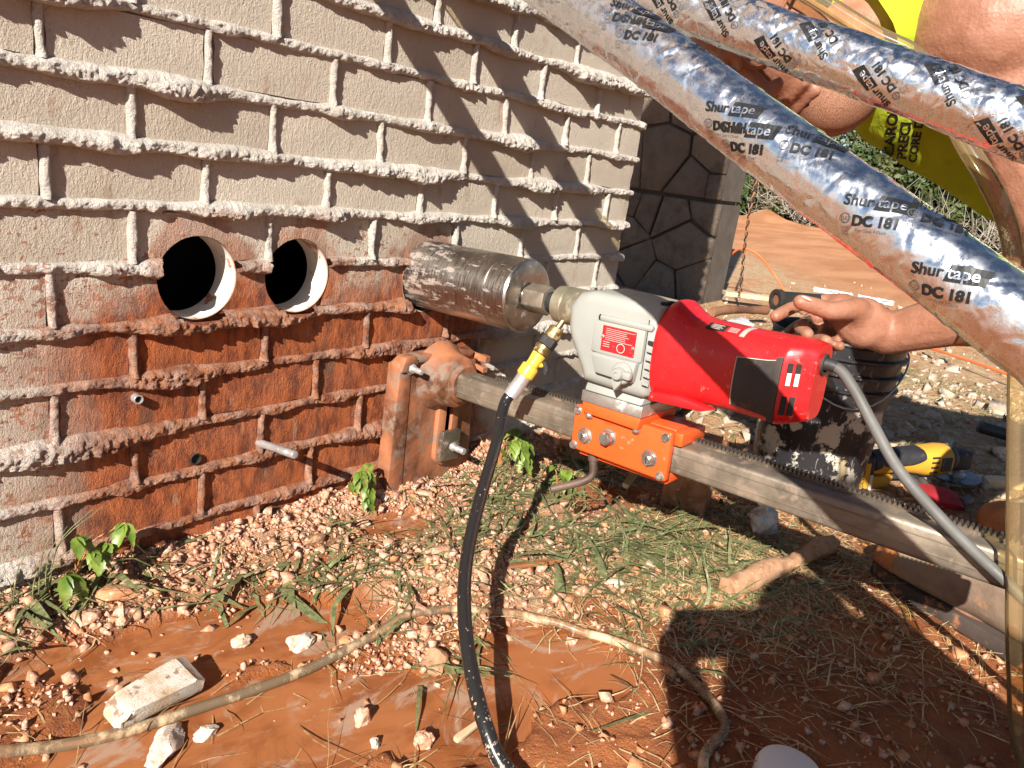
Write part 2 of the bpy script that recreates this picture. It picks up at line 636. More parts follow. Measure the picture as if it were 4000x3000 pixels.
# mortar in the upright joints
def head_mesh(seed, nz=34, nt_=9):
    zs = np.linspace(-.0345, .0345, nz); ts = np.linspace(-1, 1, nt_)
    wob = n1(zs * 26, seed, 2) * .0016
    hw = .0062 + .0022 * n1(zs * 45, seed + 2, 2)
    pro = .0045 + .004 * np.clip(n1(zs * 22, seed + 4, 2) + .2, 0, 1) + .005 * np.clip(-(zs + .02) / .015, 0, 1)
    prof = np.clip(1 - np.abs(ts) ** 2.4, 0, 1) ** .6
    X = wob[:, None] + hw[:, None] * ts[None, :]
    Y = -pro[:, None] * prof[None, :] + .005 * np.abs(ts)[None, :] ** 8
    Z = np.repeat(zs[:, None], nt_, 1)
    P = np.stack([X, Y, Z], 2).reshape(-1, 3)
    P[:, 1] -= fbm(P * 140 + seed, 3, seed) * .0022
    me = mesh_pd('mortar_joint', P, grid_faces(nz, nt_))
    me.polygons.foreach_set('use_smooth', [True] * len(me.polygons))
    me.materials.append(M['mortar'])
    return me
heads = [head_mesh(700 + i * 17) for i in range(9)]
for v in rows:
    zc = .90 - v * BH
    us = range(-3, 7) if v % 2 == 0 else [q + .5 for q in range(-3, 6)]
    for u in us:
        x = u * BL
        if any(math.hypot(x - h[0], zc - h[1]) < h[2] + .014 for h in HOLES): continue
        inst('mortar_joint', random.choice(heads), wall, (x + random.uniform(-.001, .001), -.0005, zc), (0, random.choice((0, 0, 0, math.pi)) if False else random.uniform(-.03, .03), 0))

# wall body behind the face: mortar-filled slab with the bores cut through, dark cavity behind
body = link('wall_body', bm_mesh(box_bm((-.62, .009, -.15), (XC - .002, .058, 2.40))), M['mortar'], wall)
bpy.context.view_layer.update()
boolean(body, cutters[:2] + cutters[2:])
for c in cutters: bpy.data.objects.remove(c)
for hx, hz, hr in HOLES:
    part('bore', lathe_bm([(.0015, hr - .0008), (.03, hr - .0010), (.0585, hr - .0012)], 48, 'y', (hx, 0, hz), close=False), M['bore'], wall)
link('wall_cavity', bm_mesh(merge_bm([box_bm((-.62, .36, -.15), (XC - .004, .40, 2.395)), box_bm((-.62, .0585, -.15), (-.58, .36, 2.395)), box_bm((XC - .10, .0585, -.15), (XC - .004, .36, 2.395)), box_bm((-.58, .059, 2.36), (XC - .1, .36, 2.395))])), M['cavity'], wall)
# ---------------------------------------------------------------- ground
PUDDLES = [  # cx, cy, rx, ry, rot
    (.105, -.235, .25, .075, -.42), (.06, -.40, .24, .10, -.62), (.22, -.52, .14, .09, -.7), (.40, -.545, .115, .095, -.5), (.515, -.125, .085, .055, -.3),
    (.305, -.29, .035, .03, 0), (.455, -.62, .06, .05, -.4), (.98, -.29, .12, .05, -.3)]

def puddle_depth(x, y):
    d = np.zeros_like(x)
    for cx, cy, rx, ry, a in PUDDLES:
        c, s = math.cos(a), math.sin(a)
        u = (x - cx) * c + (y - cy) * s; w = -(x - cx) * s + (y - cy) * c
        e = (u / rx) ** 2 + (w / ry) ** 2
        e = e + .85 * fbm(np.stack([x * 22, y * 22, x * 0 + cx], 1), 4, 5) + .08
        d = np.maximum(d, 1 - sstep(.55, 1.25, e))
    return d

def ground_h(x, y):
    x = np.asarray(x, float); y = np.asarray(y, float)
    P = np.stack([x, y, x * 0], 1)
    near = 1 - sstep(2.2, 4.0, np.hypot(x, y))
    h = .010 * fbm(P * 5, 3, 2) + .012 * near * fbm(P * 16, 4, 3) + .005 * near * fbm(P * 60, 3, 4)
    h += .007 * near
    # crumbs piled against the wall foot
    h += .035 * near * np.exp(-((y - .0) / .075) ** 2) * (.55 + .6 * fbm(P * 6, 2, 8)) * sstep(1.6, 1.0, x)
    h += .03 * np.exp(-((x - .42) / .16) ** 2 - ((y + .33) / .09) ** 2) * near
    h -= .026 * puddle_depth(x, y)
    h -= .16 * sstep(2.2, 4.6, x)
    # the site rolls gently away; spoil heap
    far = sstep(5, 25, np.hypot(x, y))
    h += far * .05 * fbm(P * .12, 3, 12)
    h += .38 * np.exp(-((x - 22.5) / .9) ** 2 - ((y - 7.9) / .55) ** 2)
    return h

def axis_samples(core0, core1, step, lo, hi, grow=1.09):
    a = list(np.arange(core0, core1 + 1e-6, step))
    s = step; x = a[-1]
    while x < hi:
        s *= grow; x += s; a.append(min(x, hi))
    s = step; x = a[0]; pre = []
    while x > lo:
        s *= grow; x -= s; pre.append(max(x, lo))
    return np.array(pre[::-1] + a)
gx = axis_samples(-.25, 1.6, .0065, -40, 160, 1.07)
gy = axis_samples(-1.1, .06, .0065, -90, 120, 1.085)
GX, GY = np.meshgrid(gx, gy, indexing='ij')
gz = ground_h(GX.ravel(), GY.ravel())
GV = np.stack([GX.ravel(), GY.ravel(), gz], 1)

def ground_mat():
    m, nt, b = new_mat('red_clay_ground'); t = NT(nt)
    p = t.pos(); s = t.sep(p)
    n = t.noise(p, 9, 6, .62); f = t.noise(p, 90, 5, .7); g = t.noise(p, 2.2, 4, .6)
    wet = t.mix(t.mrange(n, .35, .65), (.30, .082, .020), (.50, .165, .048))
    dry = t.mix(t.mrange(n, .35, .68), (.50, .215, .088), (.64, .35, .19))
    # crumbly pale mortar sand between the puddles
    sand = t.mix(t.mrange(f, .35, .65), (.56, .28, .14), (.66, .41, .26))
    dx = t.math('SUBTRACT', s[0], .62); dy = t.math('SUBTRACT', s[1], -.30)
    q = t.math('ADD', t.math('MULTIPLY', t.math('MULTIPLY', dx, dx), 7.0), t.math('MULTIPLY', t.math('MULTIPLY', dy, dy), 20.0))
    q = t.math('ADD', q, t.math('MULTIPLY', t.math('SUBTRACT', n, .5), 1.8))
    sm = t.mrange(q, .35, .95, 1.0, 0.0)
    foot = t.math('MULTIPLY', t.mrange(t.math('ADD', s[1], t.math('MULTIPLY', t.math('SUBTRACT', n, .5), .3)), -.20, -.04), t.mrange(s[0], 1.3, 2.0, 1.0, 0.0))
    sm = t.math('MAXIMUM', sm, t.math('MULTIPLY', foot, .85))
    farm = t.mrange(s[0], 1.2, 3.0)
    col = t.mix(farm, wet, dry)
    col = t.mix(sm, col, sand)
    # low spots are wetter and redder (height is the ground's own)
    low = t.math('MULTIPLY', t.mrange(s[2], -.006, .012, 1.0, 0.0), t.mrange(s[0], 1.4, 2.0, 1.0, 0.0))
    col = t.mix(t.math('MULTIPLY', low, .8), col, wet)
    # strawy verge then bare graded clay
    verge = t.math('MULTIPLY', t.mrange(s[0], 1.3, 1.9), t.mrange(t.math('ADD', s[0], t.math('MULTIPLY', s[1], -1.2)), 5.2, 6.4, 1.0, 0.0))
    vc = t.mix(t.mrange(t.noise(p, 30, 5, .7), .4, .62), (.50, .30, .15), (.66, .48, .29))
    col = t.mix(t.math('MULTIPLY', verge, t.mrange(t.noise(p, 4, 4, .6), .35, .55)), col, vc)
    clay = t.mix(t.mrange(t.noise(t.scale(p, (.5, 1.6, 1)), 1.0, 6, .6), .35, .65), (.50, .205, .082), (.66, .315, .15))
    col = t.mix(t.mrange(t.math('ADD', s[0], t.math('MULTIPLY', s[1], -1.2)), 5.6, 7.0), col, clay)
    t.l(col, b.inputs['Base Color'])
    t.l(t.mrange(low, 0, 1, .85, .22), b.inputs['Roughness'])
    h = t.math('ADD', t.math('MULTIPLY', f, 1.0), t.math('MULTIPLY', t.noise(p, 260, 4, .75), .9))
    t.l(t.bump(h, 1.0, .008), b.inputs['Normal'])
    return m
M['ground'] = ground_mat()
me = mesh_pd('ground', GV, [(a, d, c, b)[::-1] if False else (a, d, c, b) for (a, b, c, d) in grid_faces(len(gx), len(gy))])
me.polygons.foreach_set('use_smooth', [True] * len(me.polygons))
gr = link('ground', me, M['ground'])
bmt = bmesh.new(); bmt.from_mesh(me); bmesh.ops.recalc_face_normals(bmt, faces=bmt.faces[:])
if sum(f.normal.z for f in bmt.faces) < 0: bmesh.ops.reverse_faces(bmt, faces=bmt.faces[:])
bmt.to_mesh(me); bmt.free()
tag(gr, kind='structure')

def gz_at(x, y):
    return float(ground_h(np.array([x]), np.array([y]))[0])

# muddy water standing in the hollows
def water_mat():
    m, nt, b = new_mat('muddy_water'); t = NT(nt)
    p = t.pos()
    n = t.noise(t.scale(p, (7, 11, 7)), 1.0, 5, .6, dist=1.2)
    c = t.mix(t.mrange(n, .34, .60), (.245, .078, .026), (.37, .135, .05))
    scum = t.noise(t.scale(p, (6, 9, 6), (4, 2, 0)), 1.0, 7, .66, dist=1.5)
    c = t.mix(t.math('MULTIPLY', t.mrange(scum, .53, .63), .8), c, (.40, .27, .19))
    t.l(c, b.inputs['Base Color'])
    b.inputs['Roughness'].default_value = .06
    b.inputs['IOR'].default_value = 1.33
    t.l(t.bump(t.noise(p, 22, 3, .5), .12, .004), b.inputs['Normal'])
    return m
M['water'] = water_mat()
WZ = -.0035
wv = []; 
xs = np.arange(-.45, .75, .02); ys = np.arange(-1.0, .005, .02)
WX, WY = np.meshgrid(xs, ys, indexing='ij')
me = mesh_pd('puddle', np.stack([WX.ravel(), WY.ravel(), np.full(WX.size, WZ)], 1), [(a, d, c, b) for (a, b, c, d) in grid_faces(len(xs), len(ys))])
w_ = link('puddle', me, M['water']); tag(w_, kind='structure')

# ---------------------------------------------------------------- foil-wrapped pipes
def foil_mat():
    m, nt, b = new_mat('foil_tape'); t = NT(nt)
    p = t.obj()
    n = t.noise(p, 26, 4, .6, dist=.8)
    n2 = t.noise(p, 120, 3, .6)
    c = t.mix(t.mrange(t.noise(p, 60, 6, .72), .66, .74), (.93, .93, .94), (.66, .58, .50))
    t.l(c, b.inputs['Base Color'])
    b.inputs['Metallic'].default_value = 1.0
    t.l(t.mrange(n2, .3, .7, .17, .36), b.inputs['Roughness'])
    v = t.vor(t.scale(p, (1, 1, 1)), 38, 'DISTANCE_TO_EDGE')
    h = t.math('ADD', t.math('MULTIPLY', n, 1.0), t.math('MULTIPLY', t.mrange(v, 0, .12), .25))
    t.l(t.bump(h, .30, .0040, ), b.inputs['Normal'])
    return m
M['foil'] = foil_mat()
M['ink'] = plain('black_print', (.012, .012, .013), .45, bump=0)
M['ink_grey'] = plain('grey_print', (.10, .10, .105), .45, bump=0)

FONT_CACHE = {}
def text_tris(s, size=1.0, bold=.0):
    """text as flat triangles from Blender's built-in font: (verts Nx2, faces)"""
    key = (s, size, bold)
    if key in FONT_CACHE: return FONT_CACHE[key]
    cu = bpy.data.curves.new('txt', 'FONT'); cu.body = s; cu.size = size; cu.offset = bold; cu.resolution_u = 3
    o = bpy.data.objects.new('txt', cu); COL.objects.link(o)
    me = eval_mesh(o, 'txt')
    bpy.data.objects.remove(o)
    bm = bmesh.new(); bm.from_mesh(me)
    bmesh.ops.triangulate(bm, faces=bm.faces[:])
    V = np.array([v.co[:2] for v in bm.verts]) if len(bm.verts) else np.zeros((0, 2))
    F = [tuple(v.index for v in f.verts) for f in bm.faces]
    bm.free(); bpy.data.meshes.remove(me)
    FONT_CACHE[key] = (V, F)
    return V, F

def quad2(x0, y0, x1, y1, nx=6, ny=2, skew=0):
    xs = np.linspace(x0, x1, nx); ys = np.linspace(y0, y1, ny)
    V = np.array([(x + skew * (y - y0), y) for x in xs for y in ys])
    return V, [(a, b, c, d)[::-1] for (a, b, c, d) in grid_faces(nx, ny)]

def ring2(cx, cy, r0, r1, n=20):
    a = np.linspace(0, 2 * np.pi, n, endpoint=False)
    V = np.array([(cx + r * np.cos(t), cy + r * np.sin(t)) for t in a for r in (r0, r1)])
    F = [(2 * i, 2 * i + 1, 2 * ((i + 1) % n) + 1, 2 * ((i + 1) % n)) for i in range(n)]
    return V, F

def foil_pipe(p0, p1, rad, label, prints, seed, rough=1.0, name='foil_wrapped_pipe'):
    p0, p1 = np.array(p0, float), np.array(p1, float)
    root = thing(name, label, 'pipe', tuple(p1))
    L = np.linalg.norm(p1 - p0)
    n = int(L / .0032); k = 56
    s = np.linspace(0, L, n)
    path = p0 + (p1 - p0) * (s / L)[:, None]
    sg = n1(s * 3, seed) * .004
    path = path + np.outer(sg, [.3, .1, 1.0])
    a = np.linspace(0, 2 * np.pi, k, endpoint=False)
    S, A = np.meshgrid(s, a, indexing='ij')
    pitch = .058
    ph = (S / pitch + A / (2 * np.pi)) % 1.0
    step = .0009 * (1 - sstep(0, .06, ph)) + .0004 * sstep(.93, 1, ph)
    Q = np.stack([S.ravel() * 9, np.cos(A).ravel() * 1.2, np.sin(A).ravel() * 1.2], 1)
    wr = fbm(Q * np.array([3.2, 2.2, 2.2]), 4, seed + 1).reshape(S.shape)
    dents = np.clip(np.abs(fbm(Q * np.array([2, 1.5, 1.5]) + 4, 3, seed + 2)).reshape(S.shape) * 1.6, 0, 1)
    rdg = -.0013 * (1 - sstep(0, .16, dents))                       # sharp creases
    disp = step + (.0016 * wr + rdg) * rough
    T, N, B = frames(path)
    V, F = tube_vf(path, rad, k, True, disp)
    me = mesh_pd('foil_wrap', V, F)
    auto_smooth(me, 60)
    link('foil_wrap', me, M['foil'], root)
    # print on the tape: bent round the pipe
    def bend(V2, F2, s0, a0, rot, off, nm, mat, mirror=-1):
        c, si = math.cos(rot), math.sin(rot)
        out = []
        for (u, w) in V2:
            uu = u * c - w * si; ww = u * si + w * c
            ss = min(max(s0 + uu, 0), L - 1e-4); aa = a0 + ww / rad * mirror
            fi = ss / L * (n - 1); i = int(fi)
            fj = (aa / (2 * math.pi) % 1.0) * k; j = int(fj)
            i2 = min(i + 1, n - 1); j2 = (j + 1) % k; j = j % k
            fx, fy = fi - i, fj - int(fj)
            q = (V[i * k + j] * (1 - fx) * (1 - fy) + V[i2 * k + j] * fx * (1 - fy) + V[i * k + j2] * (1 - fx) * fy + V[i2 * k + j2] * fx * fy)
            ctr = path[i]
            d = q - ctr; d -= T[i] * (d @ T[i])
            out.append(q + d / np.linalg.norm(d) * off)
        me2 = mesh_pd(nm, out, F2)
        return link(nm, me2, mat, root)
    for (s0, a0, rot, sc) in prints:
        items = []
        def add(VF, mat, dx, dy, off):
            V2 = VF[0] * 1.0 + np.array([dx, dy])
            items.append((V2 * sc, VF[1], mat, off))
        H = .0072
        add(text_tris('Shur', H * 1.15, .00018), M['ink'], 0, .0092, .0007)
        V_, F_ = quad2(.0158, .0074, .0345, .0160, 8, 3, .25); add((V_, F_), M['ink'], 0, 0, .0005)
        add(text_tris('tape', H * 1.15, .0001), M['foil'], .0172, .0092, .0011)
        add(text_tris('DC 181', H * 1.05, .00035), M['ink'], .0062, -.0012, .0007)
        add(ring2(.0022, .0022, .0023, .0028), M['ink_grey'], 0, 0, .0007)
        add(text_tris('UL', .003), M['ink_grey'], .0007, .0012, .0007)
        for q in range(3):
            add(text_tris(('LISTED', '181A', '181B')[q], .0019), M['ink_grey'], 0, -.0035 - q * .0019, .0007)
        add(text_tris('For Class 1 Duct', .0024), M['ink_grey'], .0085, -.0045, .0007)
        gm = {}
        for (V2, F2, mat, off) in items:
            bend(V2, F2, s0, a0, rot, off, 'tape_print', mat)
    return root

# first pipe: from the wall above the picture down past the camera's right side
P1a, P1b = (.2614, 0.0, 1.0922), (.1101, -1.40, .4140)
P2a, P2b = (.5397, 0.0, 1.0191), (.5008, -1.40, .6187)
# (s along the pipe from the wall, angle round it, turn of the print, size)
def pipe_angle(p0, p1, s, toward):
    """angle round the pipe that faces a point"""
    p0, p1 = np.array(p0, float), np.array(p1, float)
    path = p0 + (p1 - p0) * np.linspace(0, 1, 5)[:, None]
    T, N, B = frames(path)
    c = p0 + (p1 - p0) / np.linalg.norm(p1 - p0) * s
    d = np.array(toward) - c
    return math.atan2(d @ B[0], d @ N[0])
CAMP = np.array([-.3778, -1.0379, .6672])
pr1 = [(s_, pipe_angle(P1a, P1b, s_, CAMP) + da, rt, sc * 1.32) for (s_, da, rt, sc) in (
    (.60, .50, .40, .95), (.655, .62, .40, .9), (.735, -.05, .42, .92), (.755, .18, .42, .92), (.805, -.95, .42, .9), (.865, .75, .45, .9), (.885, .95, .45, .9), (.925, -.02, .45, .9), (.99, .55, .5, .9), (1.02, -.5, .5, .9), (1.05, .9, .5, .9), (.55, -.3, .4, .95))]
pr2 = [(s_, pipe_angle(P2a, P2b, s_, CAMP) + da, rt, sc * 1.3) for (s_, da, rt, sc) in (
    (.64, .05, 2.55, 1.1), (.72, .75, 2.5, 1.1), (.76, -.35, 2.55, 1.1), (.84, .45, 2.6, 1.1), (.90, -.3, 2.5, 1.1), (.97, .8, 2.5, 1.1), (.99, -.45, 2.6, 1.1), (1.06, -.2, 2.5, 1.1), (.56, .4, 2.5, 1.1))]
foil_pipe(P1a, P1b, .0245, 'foil-wrapped pipe nearest the camera, crossing below the other one', pr1, 1, .55)
foil_pipe(P2a, P2b, .0305, 'crinkled foil-wrapped pipe farther from the camera, across the worker\'s face and shoulder', pr2, 2, 1.35)
# ---------------------------------------------------------------- drill rig
RIG = Matrix.Translation((.68, 0, .24)) @ Matrix.Rotation(-.037, 4, 'X') @ Matrix.Translation((-.68, 0, -.24))
def rp(*p): return RIG @ Vector(p)

MUD = (.40, .135, .05)
def mudded(name, col, rough, metal, amt, mud=MUD, scale=14, bump=.5, var=.2):
    return plain(name, col, rough, metal, var, 70, bump, .0015, mud, amt, scale)
M['castmud'] = mudded('muddy_cast_iron', (.33, .125, .058), .6, 0.0, .30, (.22, .15, .11), 26, 1.0, .4)
M['steel_worn'] = mudded('worn_steel', (.30, .245, .185), .46, .55, .18, (.24, .17, .12), 26)
M['rack'] = mudded('dark_rack_steel', (.22, .18, .14), .45, .8, .25, (.22, .14, .09), 40)
M['rusty'] = plain('rusty_rod', (.15, .095, .07), .6, .2, .3, 60, .5)
M['orange'] = mudded('orange_paint', (.80, .105, .020), .38, 0.0, .02, (.45, .27, .17), 34, .12, .05)
M['grey_paint'] = mudded('grey_paint', (.33, .335, .305), .42, 0.0, .10, (.44, .33, .20), 15, .15, .05)
M['red_plastic'] = mudded('red_plastic', (.66, .014, .017), .33, 0.0, .05, (.70, .26, .19), 55, .10, .04)
M['red_plate'] = mudded('red_nameplate', (.66, .02, .025), .35, 0.2, .05, (.62, .40, .33), 60, .1)
M['alu'] = mudded('aluminium', (.62, .60, .55), .38, .85, .12, (.52, .45, .36), 30)
M['zinc'] = mudded('zinc_bolt', (.55, .53, .49), .35, .9, .12, (.33, .23, .16), 90)
M['zinc_bright'] = plain('bright_zinc', (.62, .61, .60), .32, .65, .08)
M['black_rubber'] = mudded('black_rubber', (.028, .027, .026), .55, 0.0, .05, (.10, .07, .055), 40, .25, .15)
M['black_plastic'] = mudded('worn_black_plastic', (.045, .036, .032), .6, 0.0, .12, (.11, .065, .05), 30, .3)
M['dark'] = plain('slot_dark', (.02, .017, .015), .8)
M['brass'] = plain('brass', (.56, .40, .17), .36, .9, .2, 120, .2, dirt=(.35, .25, .15), dirt_amt=.15, dirt_scale=40)
M['collar'] = mudded('yellowed_steel', (.47, .43, .31), .4, .75, .22, (.30, .24, .16), 22)
M['yellow_plastic'] = plain('yellow_plastic', (.86, .50, .06), .38, 0, .06)
M['cable_grey'] = plain('grey_rubber_cable', (.13, .125, .115), .6, 0, .2, 50, .3)
M['pale'] = plain('pale_inside', (.62, .58, .48), .6)

def brushed_steel():
    m, nt, b = new_mat('core_bit_steel'); t = NT(nt)
    p = t.pos()
    s = t.noise(t.scale(p, (30, 420, 30)), 1.0, 4, .6)
    c = t.mix(t.mrange(s, .3, .7), (.33, .30, .27), (.52, .48, .44))
    sm = t.noise(t.scale(p, (90, 34, 90)), 1.0, 6, .72)
    yy = t.sep(p)[1]
    wallward = t.mrange(yy, -.20, -.02)
    k = t.mrange(t.math('ADD', sm, t.math('MULTIPLY', wallward, .12)), .60, .70)
    c = t.mix(t.math('MULTIPLY', k, .6), c, (.33, .235, .18))
    pale = t.mrange(t.noise(t.scale(p, (60, 22, 60), (3, 3, 3)), 1.0, 6, .7), .60, .66)
    c = t.mix(t.math('MULTIPLY', pale, .2), c, (.44, .36, .30))
    t.l(c, b.inputs['Base Color'])
    t.l(t.math('SUBTRACT', 1.0, t.math('MULTIPLY', t.math('MAXIMUM', k, t.math('MULTIPLY', pale, .7)), .85)), b.inputs['Metallic'])
    t.l(t.mrange(s, .3, .7, .26, .40), b.inputs['Roughness'])
    b.inputs['Anisotropic'].default_value = .5
    t.l(t.bump(s, .12, .0006), b.inputs['Normal'])
    return m
M['bit'] = brushed_steel()

def hexagon(cx, cz, r, rot=0):
    return [(cx + r * math.cos(rot + k * math.pi / 3), cz + r * math.sin(rot + k * math.pi / 3)) for k in range(6)]
def stadium(cx, z0, z1, r, n=10):
    pts = []
    for k in range(n + 1):
        a = math.pi * k / n; pts.append((cx + r * math.cos(a), z1 - r + r * math.sin(a)))
    for k in range(n + 1):
        a = math.pi + math.pi * k / n; pts.append((cx + r * math.cos(a), z0 + r + r * math.sin(a)))
    return pts
def thread_rod(name, p0, p1, r, mat, parent, pitch=.0016):
    p0, p1 = np.array(p0, float), np.array(p1, float)
    L = np.linalg.norm(p1 - p0); n = max(8, int(L / (pitch / 4)))
    s = np.linspace(0, L, n)
    rad = r * (1 - .07 * (np.abs(((s / pitch) % 1) * 2 - 1)))
    rad[0] *= .8; rad[-1] *= .8
    return tube(name, p0 + (p1 - p0) * (s / L)[:, None], rad, mat, parent, 14)
def bolt_x(name, x, y, z, r, h, mat, parent, slot=False, rot=.2):
    """hex head sticking out toward -x"""
    b = prism_bm(hexagon(y, z, r, rot), x - h, x, 'x', r * .10, 1)
    w = lathe_bm([(x + .0005, r * 1.18), (x - h * .18, r * 1.18), (x - h * .2, r * 1.1)], 20, 'x', (0, y, z))
    o = part(name, merge_bm([b, w]), mat, parent, RIG)
    if slot:
        bb = merge_bm([lathe_bm([(x - h + .0003, r * .56), (x - h - .0025, r * .54), (x - h - .003, r * .48)], 18, 'x', (0, y, z))])
        p_ = part('slotted_stud', bb, M['zinc'], o, RIG)
        s_ = part('slot', box_bm((x - h - .0033, y - .0009, z - r * .48), (x - h - .0028, y + .0009, z + r * .48)), M['dark'], o, RIG)
    return o

stand = thing('drill_stand', 'steel core drill stand with mud-caked base plate, long toothed column and orange carriage', 'drill stand', (.68, -.03, 0))
# base plate: rounded casting with a slot
pl = [(.575, .012), (.585, .002), (.785, -.004), (.796, .008), (.783, .262), (.765, .285), (.690, .292), (.585, .290), (.566, .276)]
bp = part('base_plate', prism_bm(pl, -.014, -.043, 'y', .007, 3), M['castmud'], stand)
cut = link('cutter', bm_mesh(prism_bm(stadium(.706, .082, .200, .0095), -.08, .02, 'y')), None)
rim = part('slot_rim', prism_bm(stadium(.706, .048, .205, .030), -.030, -.053, 'y', .004, 2), M['castmud'], stand)
bpy.context.view_layer.update()
def bool_cut(o, c):
    md = o.modifiers.new('c', 'BOOLEAN'); md.operation = 'DIFFERENCE'; md.object = c; md.solver = 'EXACT'
    me = eval_mesh(o, o.name); o.modifiers.clear(); o.data = me; auto_smooth(me, 35)
bool_cut(bp, cut); bool_cut(rim, cut)
bpy.data.objects.remove(cut)
# raised side flange and corner lugs
part('side_flange', prism_bm([(.562, .014), (.602, .006), (.597, .280), (.568, .274)], -.010, -.0450, 'y', .0025, 2), M['castmud'], stand)
part('corner_lug', prism_bm([(.566, .262), (.600, .262), (.612, .283), (.600, .292), (.575, .290)], -.03, -.050, 'y', .003, 2), M['castmud'], stand)
part('top_ridge', prism_bm([(.60, .276), (.76, .272), (.765, .285), (.69, .2925), (.60, .2905)], -.02, -.050, 'y', .005, 2), M['castmud'], stand)
# a bald scrape where the mud has run off, and a bolt hole
part('bolt_hole', lathe_bm([(-.0395, .0065), (-.0442, .0065), (-.0442, .0048), (-.032, .0048)], 18, 'y', (.772, 0, .022)), M['dark'], stand)
# boss
bs = lathe_bm([(-.036, .070), (-.044, .066), (-.056, .0585), (-.072, .0535), (-.084, .0515), (-.094, .0495), (-.098, .0440), (-.099, .038), (-.106, .0385), (-.110, .034)], 44, 'y', (.68, 0, .238))
part('boss', bs, M['castmud'], stand, RIG)
# levelling screws at the right top
for (x, z, l, rr) in ((.775, .271, .034, .0085), (.780, .246, .026, .0085)):
    part('levelling_screw', merge_bm([prism_bm([(x - rr, z - rr * .8), (x + rr, z - rr * .8), (x + rr, z + rr * .8), (x - rr, z + rr * .8)], -.043 - l, -.040 - l * .45, 'y', .002, 1), lathe_bm([(-.03, .0072), (-.042 - l * .5, .0072)], 16, 'y', (x, 0, z))]), M['castmud'], stand)
# anchor studs
def anchor(x, z, y0, l, r, washer):
    if washer == 'round':
        part('washer', lathe_bm([(y0, .0125), (y0 - .002, .0125), (y0 - .0022, .011)], 24, 'y', (x, 0, z)), M['zinc_bright'], stand)
    else:
        part('square_washer', prism_bm([(x - .027, z - .030), (x + .026, z - .034), (x + .027, z + .030), (x - .025, z + .033)], y0 + .001, y0 - .011, 'y', .0015, 1), M['rack'], stand)
        y0 -= .011
    nt_ = part('nut', prism_bm(hexagon(x, z, .0098, .3), y0 - .0022, y0 - .0105, 'y', .0012, 1), M['zinc_bright'], stand)
    thread_rod('anchor_stud', (x, y0 - .008, z), (x, y0 - .012 - l, z), r, M['zinc_bright'], stand)
anchor(.593, .268, -.044, .020, .0058, 'round')
anchor(.708, .094, -.053, .026, .0068, 'square')
# column with its rack of teeth
col_bm = box_bm((.6555, -1.09, .2145), (.7045, -.085, .2605), .006, 3)
part('column', col_bm, M['steel_worn'], stand, RIG)
for zz in (.2285, .2475):
    part('column_ridge', box_bm((.6542, -1.088, zz - .0012), (.6560, -.09, zz + .0012), .0005, 1), M['steel_worn'], stand, RIG)
rk = part('rack', box_bm((.6890, -1.075, .2585), (.7050, -.17, .2640), .0008, 1), M['rack'], stand, RIG)
tb = prism_bm([(-.0026, .0), (.0026, .0), (.0012, .0052), (-.0012, .0052)], -.0075, .0075, 'x', .0003, 1)
tb.transform(Matrix.Rotation(-.037, 4, 'X'))
tm = bm_mesh(tb, 'tooth'); tm.materials.append(M['rack'])
yy = -.175
while yy > -1.07:
    o = bpy.data.objects.new('tooth', tm); COL.objects.link(o); o.parent = rk
    o.location = rp(.697, yy, .2638)          # rack sits at the world origin
    yy -= .0064

# carriage
part('carriage_body', merge_bm([box_bm((.6445, -.566, .205), (.655, -.40, .2835), .002, 1), box_bm((.655, -.566, .259 + .006), (.722, -.40, .2855), .004, 2), box_bm((.7055, -.566, .200), (.728, -.40, .2835), .004, 2), box_bm((.650, -.566, .196), (.722, -.40, .2145), .003, 2)]), M['orange'], stand, RIG)
fp = part('carriage_plate', prism_bm([(-.394, .209), (-.394, .284), (-.571, .2865), (-.572, .207)], .6305, .6455, 'x', .0045, 3), M['orange'], stand, RIG)
for (y, z) in ((-.4015, .2755), (-.4015, .2165), (-.562, .2765), (-.562, .2145)):
    bolt_x('hex_screw', .6308, y, z, .0062, .0058, M['zinc'], stand)
bolt_x('slotted_nut', .6308, -.421, .2375, .0115, .0085, M['zinc'], stand, True)
bolt_x('slotted_nut', .6308, -.5405, .2365, .0115, .0085, M['zinc'], stand, True, .5)
bolt_x('hex_bolt', .6308, -.4655, .2485, .0112, .0175, M['zinc'], stand)
part('carriage_end_cap', merge_bm([box_bm((.648, -.581, .262), (.726, -.565, .2835), .003, 2), box_bm((.708, -.581, .21), (.726, -.565, .265), .003, 2)]), M['orange'], stand, RIG)
part('adapter_block', prism_bm([(-.418, .2795), (-.4155, .2978), (-.523, .2978), (-.520, .2775)], .6165, .738, 'x', .003, 2), M['orange'], stand, RIG)
part('adapter_rib', prism_bm([(-.44, .281), (-.455, .268), (-.475, .268), (-.487, .281)], .6295, .66, 'x', .002, 2), M['orange'], stand, RIG)
for y in (-.4255, -.5125):
    b = prism_bm(hexagon(.628, y, .0072), .2705, .2785, 'z', .0008, 1)
    part('hex_screw', b, M['zinc'], stand, RIG)
part('spacer_plate', box_bm((.6145, -.5245, .2982), (.742, -.4140, .3165), .0016, 2), M['alu'], stand, RIG)
for y in (-.4285, -.5135):
    thread_rod('threaded_stud', rp(.6245, y, .312), rp(.6245, y, .3385), .0044, M['zinc'], stand, .0017)
